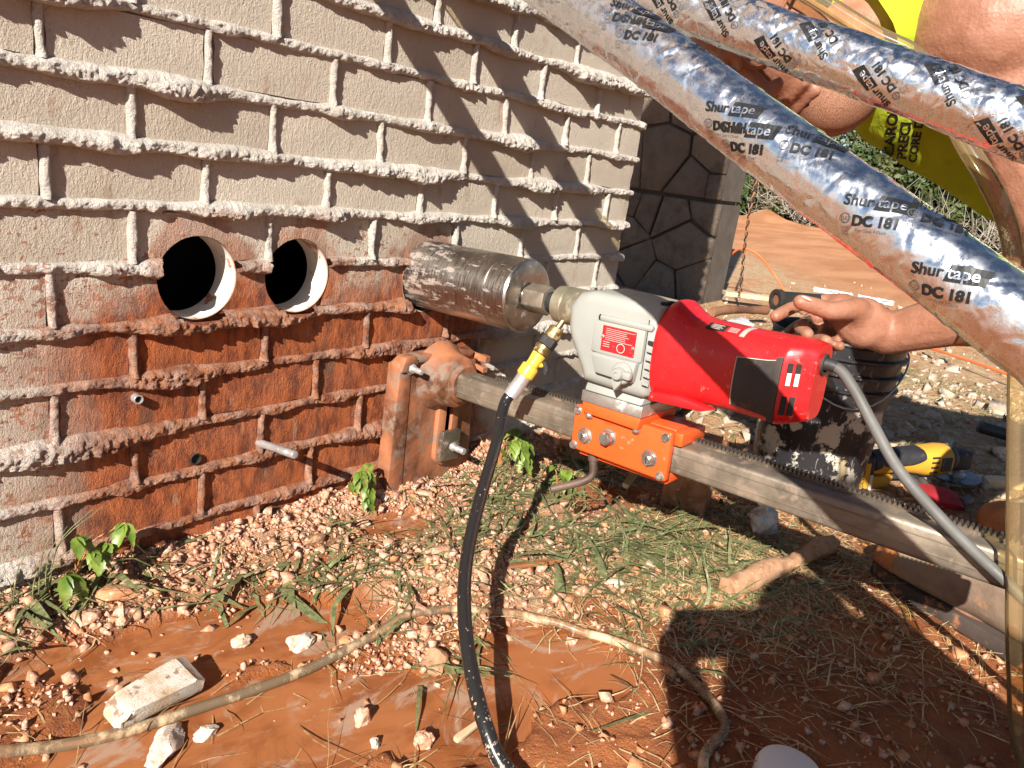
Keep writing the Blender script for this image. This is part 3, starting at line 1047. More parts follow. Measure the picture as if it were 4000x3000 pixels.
# bent locking handle under the carriage
hp = spline([rp(.652, -.428, .205), rp(.652, -.430, .190), rp(.650, -.433, .170), rp(.640, -.425, .158), rp(.622, -.405, .147), rp(.605, -.385, .138)], 30)
tube('locking_handle', hp, np.concatenate([np.full(len(hp) - 3, .0068), [.0068, .0068, .006]]), M['rusty'], stand, 14)
tube('handle_collar', [rp(.652, -.428, .206), rp(.652, -.430, .193)], .0095, M['rusty'], stand, 14)
# feed handle on the far side: hub with spokes and rubber grips
hubc = rp(.742, -.50, .262)
part('feed_hub', lathe_bm([(.728, .030), (.748, .030), (.752, .026), (.775, .024), (.778, .020)], 28, 'x', (0, -.50, .262)), M['rack'], stand, RIG)

# ---------------------------------------------------------------- core bit
bit = thing('core_bit', 'stained steel core bit half sunk in the brick wall', 'core bit', (.66, -.13, .424))
BX, BZ, BRr = .661, .4335, .0640
prof = [(.03, BRr - .003), (.03, BRr), (-.200, BRr), (-.2012, BRr - .0012), (-.2025, BRr - .0002), (-.246, BRr - .0002), (-.2505, BRr - .0025)]
part('barrel', lathe_bm(prof, 72, 'y', (BX, 0, BZ), close=False), M['bit'], bit, RIG, 25)
part('end_cap', lathe_bm([(-.2503, BRr - .0024), (-.2512, BRr - .006), (-.2512, .02), (-.254, .0195), (-.254, 0)], 60, 'y', (BX, 0, BZ)), M['bit'], bit, RIG, 25)
part('hex_nut', prism_bm(hexagon(BX, BZ, .0255, .42), -.2535, -.298, 'y', .002, 2), M['steel_worn'], bit, RIG)
thread = [(-.297, .017)] + [(-.298 - i * .0011, .0172 if i % 2 else .0158) for i in range(24)]
part('threaded_shank', lathe_bm(thread, 28, 'y', (BX, 0, BZ)), M['black_rubber'], bit, RIG)

# ---------------------------------------------------------------- core drill motor
drill = thing('core_drill', 'red and grey electric core drill motor bolted above the orange carriage', 'core drill', (.66, -.56, .3165))
part('spindle_collar', lathe_bm([(-.318, .0285), (-.3195, .0305), (-.337, .0312), (-.3385, .0298), (-.3405, .0312), (-.373, .0318), (-.400, .0318)], 40, 'y', (BX, 0, BZ)), M['collar'], drill, RIG)
gb = [(-.3755, .446), (-.377, .410), (-.3835, .393), (-.4085, .353), (-.418, .3325), (-.5225, .3305), (-.536, .338), (-.536, .4710), (-.47, .4735), (-.418, .4745), (-.392, .4685)]
g = prism_bm(gb, .602, .7145, 'x', .0, 1)
long_e = [e for e in g.edges if abs(e.verts[0].co.x - e.verts[1].co.x) < 1e-5]
bmesh.ops.bevel(g, geom=long_e, offset=.024, segments=5, affect='EDGES', profile=.55, clamp_overlap=True)
part('gear_housing', g, M['grey_paint'], drill, RIG, 50)
part('mounting_foot', prism_bm([(.614, .3168), (.7360, .3168), (.7200, .358), (.632, .358)], -.4175, -.5225, 'y', .004, 2), M['grey_paint'], drill, RIG)
part('name_plate_pad', box_bm((.5975, -.5195, .3850), (.6100, -.4300, .4340), .003, 2), M['grey_paint'], drill, RIG)
npl = part('name_plate', box_bm((.5962, -.5065, .3905), (.5978, -.4480, .4290), .0005, 1), M['red_plate'], drill, RIG)
M['print_white'] = plain('pale_print', (.80, .62, .55), .5, bump=0)
def print_line(y0, y1, z0, z1, par, mat=None, x=.5958):
    return part('print_line', box_bm((x, y1, z0), (x + .0006, y0, z1)), mat or M['print_white'], par, RIG)
for k in range(7):
    z = .4255 - k * .0028
    w = random.uniform(.030, .050)
    print_line(-.4545, -.4545 - w, z - .00045, z, npl)
for k in range(3):
    print_line(-.452, -.452 - random.uniform(.008, .013), .4045 - k * .0034, .4051 - k * .0034, npl)
part('print_ring', lathe_bm([(.5957, .0062), (.5957, .0070), (.5963, .0070), (.5963, .0062)], 20, 'x', (0, -.4835, .400), close=False), M['print_white'], npl, RIG)
for (y, z) in ((-.4505, .4120), (-.5035, .4045)):
    part('screw', lathe_bm([(.5970, .0030), (.5948, .0028), (.5944, .0018)], 12, 'x', (0, y, z)), M['zinc'], npl, RIG)
part('top_rib', box_bm((.598, -.530, .4335), (.614, -.438, .4435), .004, 2), M['grey_paint'], drill, RIG)
part('rib_end', lathe_bm([(-.4365, .0048), (-.4385, .0050)], 16, 'y', (.6035, 0, .4385)), M['dark'], drill, RIG)
part('shifter_block', prism_bm([(-.437, .3855), (-.437, .379), (-.447, .3555), (-.512, .3530), (-.516, .3855)], .5900, .612, 'x', .003, 2), M['grey_paint'], drill, RIG)
kn = part('shifter_knob', lathe_bm([(.592, .0165), (.5865, .0170), (.5835, .0150), (.5825, .010), (.574, .0095), (.5705, .0075), (.5700, .0035), (.5725, .0030)], 26, 'x', (0, -.4965, .3665)), M['grey_paint'], drill, RIG)
part('knob_lever', prism_bm([(-.486, .362), (-.484, .352), (-.492, .339), (-.500, .350), (-.503, .360)], .5785, .5870, 'x', .002, 2), M['grey_paint'], kn, RIG)
part('knob_wing', box_bm((.5755, -.517, .360), (.5870, -.500, .3725), .004, 2), M['grey_paint'], kn, RIG)
part('seam', box_bm((.6012, -.5215, .36), (.6022, -.5205, .45)), M['dark'], drill, RIG)
# cooling slots along the end of the grey housing
for k in range(6):
    z = .4175 - k * .0125
    part('cooling_slot', box_bm((.6008, -.5345, z - .0028), (.6040, -.5235, z + .0028), .0008, 1), M['dark'] if k == 0 else M['grey_paint'], drill, RIG)
    part('cooling_slot', box_bm((.6004, -.5325, z - .0030), (.6030, -.5248, z - .0012), .0004, 1), M['dark'], drill, RIG)
for k in range(2):
    part('cooling_slot', box_bm((.625 + k * .02, -.533, .4712), (.637 + k * .02, -.522, .4755), .0008, 1), M['dark'], drill, RIG)

# motor housing: lofted rounded sections
def loft(secs, n=56, caps=True):
    """secs: (y, cx, cz, hw, ht, hb, power)"""
    b = bmesh.new(); rings = []
    for (y, cx, cz, hw, ht, hb, pw) in secs:
        ring = []
        for k in range(n):
            a = 2 * math.pi * k / n
            c, s = math.cos(a), math.sin(a)
            ex = math.copysign(abs(c) ** (2 / pw), c) * hw
            ez = math.copysign(abs(s) ** (2 / pw), s) * (ht if s > 0 else hb)
            ring.append(b.verts.new((cx + ex, y, cz + ez)))
        rings.append(ring)
    for i in range(len(rings) - 1):
        for k in range(n):
            b.faces.new((rings[i][k], rings[i][(k + 1) % n], rings[i + 1][(k + 1) % n], rings[i + 1][k]))
    if caps:
        b.faces.new(rings[0]); b.faces.new(rings[-1][::-1])
    bmesh.ops.recalc_face_normals(b, faces=b.faces[:])
    return b
CXM = .657
secs = [(-.5335, CXM, .402, .0570, .0690, .0700, 2.7), (-.5355, CXM, .402, .0585, .0735, .0715, 2.7), (-.5420, CXM, .402, .0590, .0790, .0715, 2.7), (-.5500, CXM, .402, .0590, .0790, .0715, 2.7), (-.5620, CXM, .402, .0588, .0700, .0710, 2.7),
        (-.5760, CXM, .402, .0580, .0620, .0690, 2.7), (-.5950, CXM, .402, .0570, .0590, .0640, 2.7), (-.6200, CXM, .402, .0560, .0585, .0610, 2.8), (-.66, CXM, .402, .0550, .0582, .0600, 2.9), (-.70, CXM, .402, .0548, .0580, .0590, 3.6),
        (-.7190, CXM, .402, .0545, .0580, .0588, 4.4), (-.7260, CXM, .403, .0530, .0578, .0580, 4.8), (-.7450, CXM, .404, .0365, .0560, .0525, 4.6), (-.7530, CXM, .405, .0325, .0545, .0505, 4.2), (-.7560, CXM, .405, .0300, .0525, .0485, 4.0)]
part('motor_housing', loft(secs, 72), M['red_plastic'], drill, RIG, 40)
part('housing_flange', prism_bm([(-.545, .327), (-.545, .340), (-.60, .344), (-.605, .336), (-.590, .328)], .628, .69, 'x', .003, 2), M['red_plastic'], drill, RIG)
part('housing_skirt', prism_bm([(-.537, .333), (-.537, .348), (-.585, .352), (-.64, .346), (-.62, .338)], .6015, .62, 'x', .004, 2), M['red_plastic'], drill, RIG)
# black brush cover wrapped on the near side
def patch_on_motor(y0, y1, a0, a1, thick, ny=6, na=8):
    V = []
    for i in range(ny):
        for j in range(na):
            y = y0 + (y1 - y0) * i / (ny - 1); a = a0 + (a1 - a0) * j / (na - 1)
            s_ = [np.interp(-y, [-q[0] for q in secs], [q[m] for q in secs]) for m in range(1, 7)]
            cx, cz, hw, ht, hb, pw = s_
            for off in (0, 1):
                c, s = math.cos(a), math.sin(a)
                ex = math.copysign(abs(c) ** (2 / pw), c) * (hw + thick * off - .001 * (1 - off)); ez = math.copysign(abs(s) ** (2 / pw), s) * ((ht if s > 0 else hb) + thick * off - .001 * (1 - off))
                V.append((cx + ex, y, cz + ez))
    b = bmesh.new(); vs = [b.verts.new(v) for v in V]
    idx = lambda i, j, o: vs[(i * na + j) * 2 + o]
    for i in range(ny - 1):
        for j in range(na - 1):
            b.faces.new((idx(i, j, 1), idx(i, j + 1, 1), idx(i + 1, j + 1, 1), idx(i + 1, j, 1)))
            b.faces.new((idx(i, j, 0), idx(i + 1, j, 0), idx(i + 1, j + 1, 0), idx(i, j + 1, 0)))
    for i in range(ny - 1):
        for j in (0, na - 1): b.faces.new((idx(i, j, 0), idx(i + 1, j, 0), idx(i + 1, j, 1), idx(i, j, 1)))
    for j in range(na - 1):
        for i in (0, ny - 1): b.faces.new((idx(i, j, 0), idx(i, j + 1, 0), idx(i, j + 1, 1), idx(i, j, 1)))
    bmesh.ops.recalc_face_normals(b, faces=b.faces[:])
    return b
PI = math.pi
part('brush_cover', patch_on_motor(-.6600, -.7130, PI - .28, PI + .62, .0016), M['black_plastic'], drill, RIG, 40)
part('brush_cover_rim', patch_on_motor(-.6585, -.7145, PI - .30, PI + .65, .0008), M['pale'], drill, RIG, 40)
part('brush_clip', patch_on_motor(-.7130, -.7215, PI - .34, PI + .74, .0040), M['black_plastic'], drill, RIG, 40)
part('rating_label', patch_on_motor(-.6000, -.6280, PI - .95, PI - 1.32, .0006), M['dark'], drill, RIG, 40)
part('warning_label', patch_on_motor(-.6282, -.6500, PI - .95, PI - 1.32, .0006), M['red_plate'], drill, RIG, 40)
part('label_band', patch_on_motor(-.6505, -.6575, PI - .92, PI - 1.60, .0006), plain('worn_silver_band', (.50, .46, .40), .5), drill, RIG, 40)
for k in range(4):
    part('label_print', patch_on_motor(-.606, -.620 - .003 * (k % 2), PI - 1.02 - k * .07, PI - 1.035 - k * .07, .0011, 3, 2), M['print_white'], drill, RIG, 40)
    part('label_print', patch_on_motor(-.632, -.646, PI - 1.02 - k * .07, PI - 1.035 - k * .07, .0011, 3, 2), M['print_white'], drill, RIG, 40)
# slanted end: cooling windows with the pale motor showing, and the raised emblem
def end_frame(u, w, off):
    """point on the slanted near end face: u along it (0..1), w height"""
    a = Vector((.6030, -.7265, 0)); b_ = Vector((.6215, -.7470, 0))
    d = (b_ - a); nrm = Vector((d.y, -d.x, 0)).normalized()
    if nrm.x > 0: nrm = -nrm
    p = a + d * u + nrm * off
    return Vector((p.x, p.y, w))
def end_box(u0, u1, w0, w1, o0, o1):
    b = bmesh.new(); vs = {}
    for i, u in enumerate((u0, u1)):
        for j, w in enumerate((w0, w1)):
            for k, o in enumerate((o0, o1)): vs[i, j, k] = b.verts.new(end_frame(u, w, o))
    for f in (((0,0,0),(0,1,0),(0,1,1),(0,0,1)), ((1,0,0),(1,0,1),(1,1,1),(1,1,0)), ((0,0,0),(0,0,1),(1,0,1),(1,0,0)), ((0,1,0),(1,1,0),(1,1,1),(0,1,1)), ((0,0,0),(1,0,0),(1,1,0),(0,1,0)), ((0,0,1),(0,1,1),(1,1,1),(1,0,1))):
        b.faces.new([vs[q] for q in f])
    bmesh.ops.recalc_face_normals(b, faces=b.faces[:])
    return b
for u in (.06, .46):
    part('cooling_window', end_box(u, u + .26, .4035, .4340, .0002, .0014), M['dark'], drill, RIG)
    part('window_core', end_box(u + .02, u + .24, .4040, .4210, .0010, .0018), M['pale'], drill, RIG)
    part('cooling_window', end_box(u, u + .26, .3640, .3890, -.0006, .0012), M['dark'], drill, RIG)
def emblem():
    pts = [(-.0005, .386), (.0145, .394), (.017, .413), (.0085, .4075), (.0075, .412), (.0, .402)]
    b = bmesh.new()
    vs = [b.verts.new(Vector((.6245 + .010 * (p[0] / .017), -.7490 - .004 * (p[0] / .017) - .0022, p[1]))) for p in pts]
    f = b.faces.new(vs)
    r = bmesh.ops.inset_region(b, faces=[f], thickness=.0009)
    bmesh.ops.delete(b, geom=[f], context='FACES')
    r = bmesh.ops.extrude_face_region(b, geom=b.faces[:])
    for v in [q for q in r['geom'] if isinstance(q, bmesh.types.BMVert)]: v.co += Vector((-.0009, -.0014, 0))
    bmesh.ops.recalc_face_normals(b, faces=b.faces[:])
    return b
part('lightning_emblem', emblem(), plain('scuffed_red', (.80, .25, .20), .5), drill, RIG)
part('cord_socket', lathe_bm([(-.744, .0150), (-.7585, .0150), (-.7590, .0120), (-.75, .0115)], 24, 'y', (.658, 0, .432)), M['black_plastic'], drill, RIG)

# ---------------------------------------------------------------- power cord
cord = thing('power_cord', 'thick grey power cord leaving the rear of the red drill', 'cord', (.66, -.75, .45))
cp = spline([rp(.658, -.735, .432), (.660, -.764, .460), (.656, -.792, .440), (.651, -.826, .404), (.645, -.868, .361), (.641, -.916, .327), (.642, -.972, .292), (.638, -1.03, .262), (.65, -1.12, .20), (.70, -1.25, .06), (.78, -1.40, .012), (.9, -1.6, .012)], 110)
tube('cable', cp, .0072, M['cable_grey'], cord, 14)
tube('strain_relief', cp[2:11], np.linspace(.0112, .0080, 9), M['black_rubber'], cord, 14)

# ---------------------------------------------------------------- water hose with its fittings
hose = thing('water_hose', 'black water hose with yellow shut-off valve hanging from the drill collar', 'hose', (.64, -.34, .40))
A_ = np.array(rp(.640, -.338, .412)); 
H0 = np.array([.640, -.334, .418]); H1 = np.array([.572, -.305, .298])
ax = (H1 - H0) / np.linalg.norm(H1 - H0); LT = np.linalg.norm(H1 - H0)
def along(prof, n=24, hexn=None):
    """prof: (distance along the fitting axis, radius)"""
    b = lathe_bm([(t_, r_) for t_, r_ in prof], hexn or n, 'z')
    q = Vector(ax).to_track_quat('Z', 'Y').to_matrix().to_4x4()
    return b, Matrix.Translation(Vector(H0)) @ q
def fit(name, prof, mat, n=26):
    b, x = along(prof, n); return part(name, b, mat, hose, x, 30)
fit('brass_nipple', [(-.016, .0052), (.012, .0052)], M['brass'])
fit('brass_coupling', [(.008, .0085), (.010, .0125), (.014, .0135), (.018, .0128), (.019, .0135), (.028, .0135), (.030, .012)], M['brass'], 36)
fit('rubber_grip', [(.029, .0120), (.030, .0155), (.044, .0155), (.046, .0125)], M['black_rubber'], 8)
fit('brass_ring', [(.045, .0125), (.046, .0145), (.052, .0148), (.053, .0135), (.059, .0145), (.061, .0125)], M['brass'], 36)
fit('valve_body', [(.060, .0115), (.062, .0125), (.078, .0108), (.083, .0108), (.086, .0150), (.103, .0150), (.106, .0125)], M['yellow_plastic'], 28)
b, x = along([(0, .0055), (.014, .0055)], 16)
vx = x @ Matrix.Translation((0, 0, .082)) @ Matrix.Rotation(R(90), 4, 'Y')
side = Vector((.62, -.62, .1)).normalized()
vc = Vector(H0) + Vector(ax) * .082
valve = tube('valve_stem', [vc, vc + side * .020], .0050, M['yellow_plastic'], hose, 14)
tube('valve_lever', [vc + side * .018 + Vector((0, 0, .006)), vc + side * .022 + Vector((0, -.002, -.004)), vc + side * .022 + Vector((0, -.002, -.016))], [.0055, .0062, .0045], M['black_rubber'], hose, 10)
fit('steel_ferrule', [(.104, .0105), (.105, .0122), (.120, .0118), (.133, .0125), (LT + .004, .0122)], M['zinc_bright'], 24)
hps = spline([H1 - ax * .012, H1 + ax * .02, (.508, -.338, .238), (.419, -.391, .180), (.348, -.440, .138), (.290, -.494, .110), (.244, -.552, .081), (.211, -.611, .050), (.205, -.653, .022), (.215, -.72, .014), (.25, -.82, .014), (.27, -1.0, .014), (.2, -1.2, .014)], 130)
def hose_mat():
    m, nt, b = new_mat('black_hose'); t = NT(nt); p = t.pos()
    lowz = t.mrange(t.sep(p)[2], .02, .14, .085, 0.0)
    sp = t.math('GREATER_THAN', t.math('ADD', t.noise(p, 130, 5, .7), lowz), .668)
    t.l(t.mix(sp, (.016, .015, .015), (.55, .40, .29)), b.inputs['Base Color'])
    t.l(t.mrange(sp, 0, 1, .30, .8), b.inputs['Roughness'])
    t.l(t.bump(t.noise(p, 200, 4, .6), .15, .001), b.inputs['Normal'])
    return m
M['hose'] = hose_mat()
tube('hose_pipe', hps, .0092, M['hose'], hose, 20)
# ---------------------------------------------------------------- stone-faced wall beyond the corner
def clip_poly(poly, n, c):
    out = []
    for i in range(len(poly)):
        a, b_ = poly[i], poly[(i + 1) % len(poly)]
        da, db = a[0] * n[0] + a[1] * n[1] - c, b_[0] * n[0] + b_[1] * n[1] - c
        if da <= 0: out.append(a)
        if da * db < 0:
            t_ = da / (da - db); out.append((a[0] + (b_[0] - a[0]) * t_, a[1] + (b_[1] - a[1]) * t_))
    return out
def voronoi(rect, seeds, gap):
    x0, y0, x1, y1 = rect
    cells = []
    for i, s in enumerate(seeds):
        poly = [(x0, y0), (x1, y0), (x1, y1), (x0, y1)]
        for j, q in enumerate(seeds):
            if i == j: continue
            dx, dy = q[0] - s[0], q[1] - s[1]; L = math.hypot(dx, dy)
            n = (dx / L, dy / L); mx, my = (s[0] + q[0]) / 2, (s[1] + q[1]) / 2
            poly = clip_poly(poly, n, n[0] * mx + n[1] * my - gap)
            if len(poly) < 3: break
        if len(poly) >= 3: cells.append(poly)
    return cells
def stone_mat():
    m, nt, b = new_mat('field_stone'); t = NT(nt); p = t.pos()
    c = t.mix(t.rnd(), (.17, .125, .090), (.25, .195, .145))
    c = t.mix(t.mrange(t.noise(p, 9, 6, .65), .4, .7), c, (.125, .095, .075))
    c = t.mix(t.math('MULTIPLY', t.mrange(t.noise(p, 5, 4, .6), .58, .7), .5), c, (.34, .19, .09))
    t.l(c, b.inputs['Base Color']); b.inputs['Roughness'].default_value = .8
    t.l(t.bump(t.noise(p, 16, 7, .7), 1.0, .05), b.inputs['Normal'])
    return m
M['stone'] = stone_mat()
M['joint'] = plain('dark_joint', (.115, .095, .078), .9)
pier = thing('stone_wall', 'dark stone-faced wall standing in shade past the brick corner', 'wall', (4.8, 1.9, -.2))
PX = 4.70
part('wall_core', merge_bm([box_bm((PX + .03, 1.335, -.4), (PX + .40, 3.0, .540)), box_bm((PX + .04, 1.35, .568), (PX + .40, 3.0, 2.9)), box_bm((PX + .06, 1.37, .540), (PX + .38, 2.99, .568))]), M['joint'], pier)
r5 = np.random.default_rng(5)
for (y0, z0, y1, z1, nn, xo) in ((1.318, -.45, 2.9, .541, 24, 0.0), (1.335, .567, 2.9, 2.2, 22, .008)):
    sd = [];
    for _ in range(400):
        s = (r5.uniform(y0, y1), r5.uniform(z0, z1))
        if all(math.hypot((s[0] - q[0]) * 1.25, (s[1] - q[1]) * .8) > math.sqrt((y1 - y0) * (z1 - z0) / nn) * .72 for q in sd): sd.append(s)
        if len(sd) >= nn: break
    for poly in voronoi((y0, z0, y1, z1), sd, .0055):
        pts = [(p[0] + r5.normal(0, .006) * (p[0] > y0 + .01), p[1] + r5.normal(0, .006) * (z0 + .01 < p[1] < z1 - .01)) for p in poly]
        dpt = r5.uniform(.0, .02)
        try:
            b = prism_bm(pts, PX + xo - dpt, PX + .06, 'x', .012, 2)
            part('stone', b, M['stone'], pier, None, 50)
        except Exception:
            pass

# upper wall of the brick house, above the courses
uw = link('upper_wall', bm_mesh(box_bm((-.62, .002, 2.401), (XC - .003, .398, 3.7))), M['brick'], wall)

# ---------------------------------------------------------------- trees at the edge of the site
def leaf_mat(name, a, b_, trans=.25):
    m, nt, b = new_mat(name); t = NT(nt)
    p = t.pos()
    c = t.mix(t.mrange(t.noise(p, 1.3, 4, .6), .35, .65), a, b_)
    c = t.mix(t.math('MULTIPLY', t.rnd(), .4), c, tuple(q * .7 for q in a))
    t.l(c, b.inputs['Base Color']); b.inputs['Roughness'].default_value = .6
    b.inputs['Transmission Weight'].default_value = 0
    return m
M['leaf_a'] = leaf_mat('pine_green_leaves', (.035, .060, .015), (.085, .115, .030))
M['leaf_b'] = leaf_mat('olive_leaves', (.06, .075, .022), (.13, .14, .045))
M['bark'] = plain('bark', (.16, .125, .10), .9, 0, .25, 30, .8, .01)
M['twig'] = plain('grey_twigs', (.30, .265, .22), .9, 0, .2)

def leaf_cloud(centers, radii, n, size, rs):
    w = np.array([r ** 2 for r in radii]); w = w / w.sum()
    idx = rs.choice(len(centers), n, p=w)
    C = np.array(centers)[idx]; rr = np.array(radii)[idx] * rs.uniform(.5, 1.08, n)
    d = rs.normal(size=(n, 3)); d /= np.linalg.norm(d, axis=1)[:, None]
    c = C + d * rr[:, None] * np.array([1, 1, .8])
    u = rs.normal(size=(n, 3)); u /= np.linalg.norm(u, axis=1)[:, None]
    v = np.cross(u, d + rs.normal(size=(n, 3)) * .5); v /= np.linalg.norm(v, axis=1)[:, None] + 1e-9
    s = (size * rs.uniform(.6, 1.3, n))[:, None]
    V = np.stack([c - u * s, c + v * s * .5, c + u * s, c - v * s * .5], 1).reshape(-1, 3)
    return V, np.arange(4 * n).reshape(-1, 4)
def make_tree(name, x, y, hgt, rad, label, mat, seed, grp, low=.12):
    rs = np.random.default_rng(seed)
    z = gz_at(x, y)
    t_ = thing(name, label, 'tree', (x, y, z), grp)
    hs = np.linspace(0, 1, 9)
    tr = np.stack([x + .15 * np.sin(hs * 3 + seed), y + .12 * np.cos(hs * 4 + seed), z - .1 + hs * hgt * .92], 1)
    tube('trunk', tr, np.linspace(.15, .03, 9) * hgt / 7, M['bark'], t_, 8)
    cs, rd = [], []
    for k in range(20):
        a = rs.uniform(0, 2 * math.pi); f = rs.uniform(low, 1.0)
        rr = rad * (1.15 - .75 * f) * rs.uniform(.35, .95)
        cs.append((x + math.cos(a) * rr, y + math.sin(a) * rr, z + hgt * f)); rd.append(rad * rs.uniform(.30, .5) * (1.15 - .5 * f))
        tube('limb', [tr[min(8, int(f * 7))], np.array(cs[-1])], [.04 * hgt / 7, .012], M['bark'], t_, 5)
    V, F = leaf_cloud(cs, rd, 5200, .115, rs)
    link('crown', fast_mesh('crown', V, F), mat, t_)
    return t_
def img_ground(az, dist):
    """a place out on the site: compass angle from the camera, distance"""
    return CAMP[0] + math.cos(az) * dist, CAMP[1] + math.sin(az) * dist
tl = ['tall dark evergreen', 'broad olive-green tree', 'leaning thin-topped pine', 'dense rounded evergreen']
k = 0
for i, az in enumerate(np.linspace(.46, -.06, 13)):
    d = 30 + (i * 37 % 11) * .9
    x, y = img_ground(az, d)
    where = ['just right of the stone wall', 'second from the stone wall', 'third from the stone wall', 'behind the near foil pipe', 'above the spoil heap', 'left of the worker\'s chin', 'below the worker\'s chin', 'beside the hanging yellow shirt', 'behind the shirt lettering', 'behind the clear tube', 'behind the worker\'s arm', 'right of the worker\'s arm', 'rightmost at the clearing edge'][i]
    make_tree('tree', x, y, 7.5 + (i * 29 % 7) * .6, 2.7, tl[i % 4] + ' at the clearing edge, ' + where, M['leaf_a'] if i % 3 else M['leaf_b'], 900 + i, 'trees along the edge of the clearing')
for i, az in enumerate((.452, .415, .38, .345, .30, .245, .19, .13, .07, .01)):
    x, y = img_ground(az, 26.5 + (i % 3) * .8)
    make_tree('bush', x, y, 2.3 + (i % 4) * .35, 1.55, ['bright green', 'dark green', 'olive', 'yellowish'][i % 4] + ' bush at the foot of the trees, ' + ['first', 'second', 'third', 'fourth', 'fifth', 'sixth', 'seventh', 'eighth', 'ninth', 'tenth'][i] + ' from the stone wall', M['leaf_b'] if i % 2 else M['leaf_a'], 960 + i, 'bushes below the trees', .05)
# bare brush: a tangle of grey twigs that reads as one mass
rs = np.random.default_rng(77)
V, F = [], []
for k in range(900):
    az = rs.uniform(-.05, .40); d = rs.uniform(24.5, 26.2); x, y = img_ground(az, d); z = gz_at(x, y)
    p = np.array([x, y, z + rs.uniform(0, .5)])
    dirv = rs.normal(size=3); dirv[2] = abs(dirv[2]) + .4; dirv /= np.linalg.norm(dirv)
    L = rs.uniform(.4, 1.6)
    mid = p + dirv * L * .5 + rs.normal(size=3) * .12; end = p + dirv * L + rs.normal(size=3) * .25
    v, f = tube_vf([p, mid, end], [.013, .009, .004], 3, False)
    F += [tuple(i + len(V) for i in q) for q in f]; V += list(v)
tag(link('dry_brush', mesh_pd('dry_brush', V, F), M['twig']), 'tangle of bare grey brush at the edge of the clearing', 'brush', None, 'stuff')
# ---------------------------------------------------------------- loose stuff on the ground
def lumps(pos, size, rs, base=None):
    """many small irregular lumps in one mesh"""
    if base is None:
        b = bmesh.new(); bmesh.ops.create_cube(b, size=1.5); bmesh.ops.triangulate(b, faces=b.faces[:]); BV = np.array([v.co[:] for v in b.verts]); BF = np.array([[v.index for v in f.verts] for f in b.faces]); b.free()
    else: BV, BF = base
    n = len(pos); m_ = len(BV)
    ang = rs.uniform(0, 2 * np.pi, (n, 3))
    V = np.zeros((n, m_, 3))
    cz, sz = np.cos(ang[:, 0]), np.sin(ang[:, 0]); cx, sx = np.cos(ang[:, 1]), np.sin(ang[:, 1])
    jit = 1 + rs.normal(0, .33, (n, m_, 1))
    sc = rs.uniform(.55, 1.25, (n, 1, 3)) * np.asarray(size)[:, None, None]
    P = BV[None] * jit * sc
    x, y, z = P[..., 0], P[..., 1], P[..., 2]
    y, z = y * cx[:, None] - z * sx[:, None], y * sx[:, None] + z * cx[:, None]
    x, y = x * cz[:, None] - y * sz[:, None], x * sz[:, None] + y * cz[:, None]
    V = np.stack([x, y, z], 2) + np.asarray(pos)[:, None, :]
    F = (BF[None] + (np.arange(n) * m_)[:, None, None]).reshape(-1, 3)
    return V.reshape(-1, 3), F
def crumb_mat(name, a, b_, c_, sc=70):
    m, nt, b = new_mat(name); t = NT(nt); p = t.pos()
    n = t.noise(p, sc, 4, .6)
    col = t.mix(t.mrange(n, .32, .62), a, b_)
    col = t.mix(t.mrange(t.noise(p, sc * 1.7, 3, .6), .56, .68), col, c_)
    t.l(col, b.inputs['Base Color']); b.inputs['Roughness'].default_value = .85
    t.l(t.bump(t.noise(p, 420, 3, .7), .7, .0015), b.inputs['Normal'])
    return m
M['crumb'] = crumb_mat('mortar_crumbs', (.46, .17, .075), (.62, .37, .25), (.74, .60, .48))
M['clod'] = crumb_mat('clay_clods', (.42, .15, .055), (.60, .29, .14), (.68, .46, .31))
M['gravel'] = crumb_mat('pale_gravel', (.36, .25, .17), (.50, .40, .30), (.60, .54, .46), 22)

rs = np.random.default_rng(3)
def scatter(n, fx, fy, keep=None):
    x = fx(n); y = fy(n)
    if keep is not None:
        k = keep(x, y); x, y = x[k], y[k]
    return x, y
# crumbs along the wall foot, and spread over the work area
parts_ = []
x = rs.uniform(-.30, 1.35, 7500); y = -np.abs(rs.normal(0, .065, 7500)) - .002
parts_.append((x, y, rs.gamma(1.0, .0014, len(x)) + .0007))
cl = rs.choice(7, 5200); cc = np.array([(.52, -.06, .10), (.40, -.30, .12), (.60, -.42, .14), (.30, -.40, .09), (-.02, -.16, .08), (.33, -.22, .12), (.85, -.12, .14)])[cl]
x = cc[:, 0] + rs.normal(0, 1, 5200) * cc[:, 2]; y = np.minimum(cc[:, 1] + rs.normal(0, .6, 5200) * cc[:, 2], -.004)
parts_.append((x, y, rs.gamma(1.5, .0012, len(x)) + .0008))
x = rs.uniform(-.4, 1.5, 3800); y = rs.uniform(-1.1, -.05, 3800)
parts_.append((x, y, rs.gamma(1.4, .0011, len(x)) + .0007))
X = np.concatenate([p[0] for p in parts_]); Y = np.concatenate([p[1] for p in parts_]); Z_ = np.clip(np.concatenate([p[2] for p in parts_]), .0007, .012)
pd = puddle_depth(X, Y); k = (pd < .35) | (rs.uniform(size=len(X)) < .07)
X, Y, Z_ = X[k], Y[k], Z_[k]
G = np.maximum(ground_h(X, Y), WZ - .002)
V, F = lumps(np.stack([X, Y, G + Z_ * .35], 1), Z_, rs)
tag(link('mortar_crumbs', fast_mesh('mortar_crumbs', V, F), M['crumb']), 'pinkish mortar crumbs and grit strewn below the wall', 'rubble', None, 'stuff')
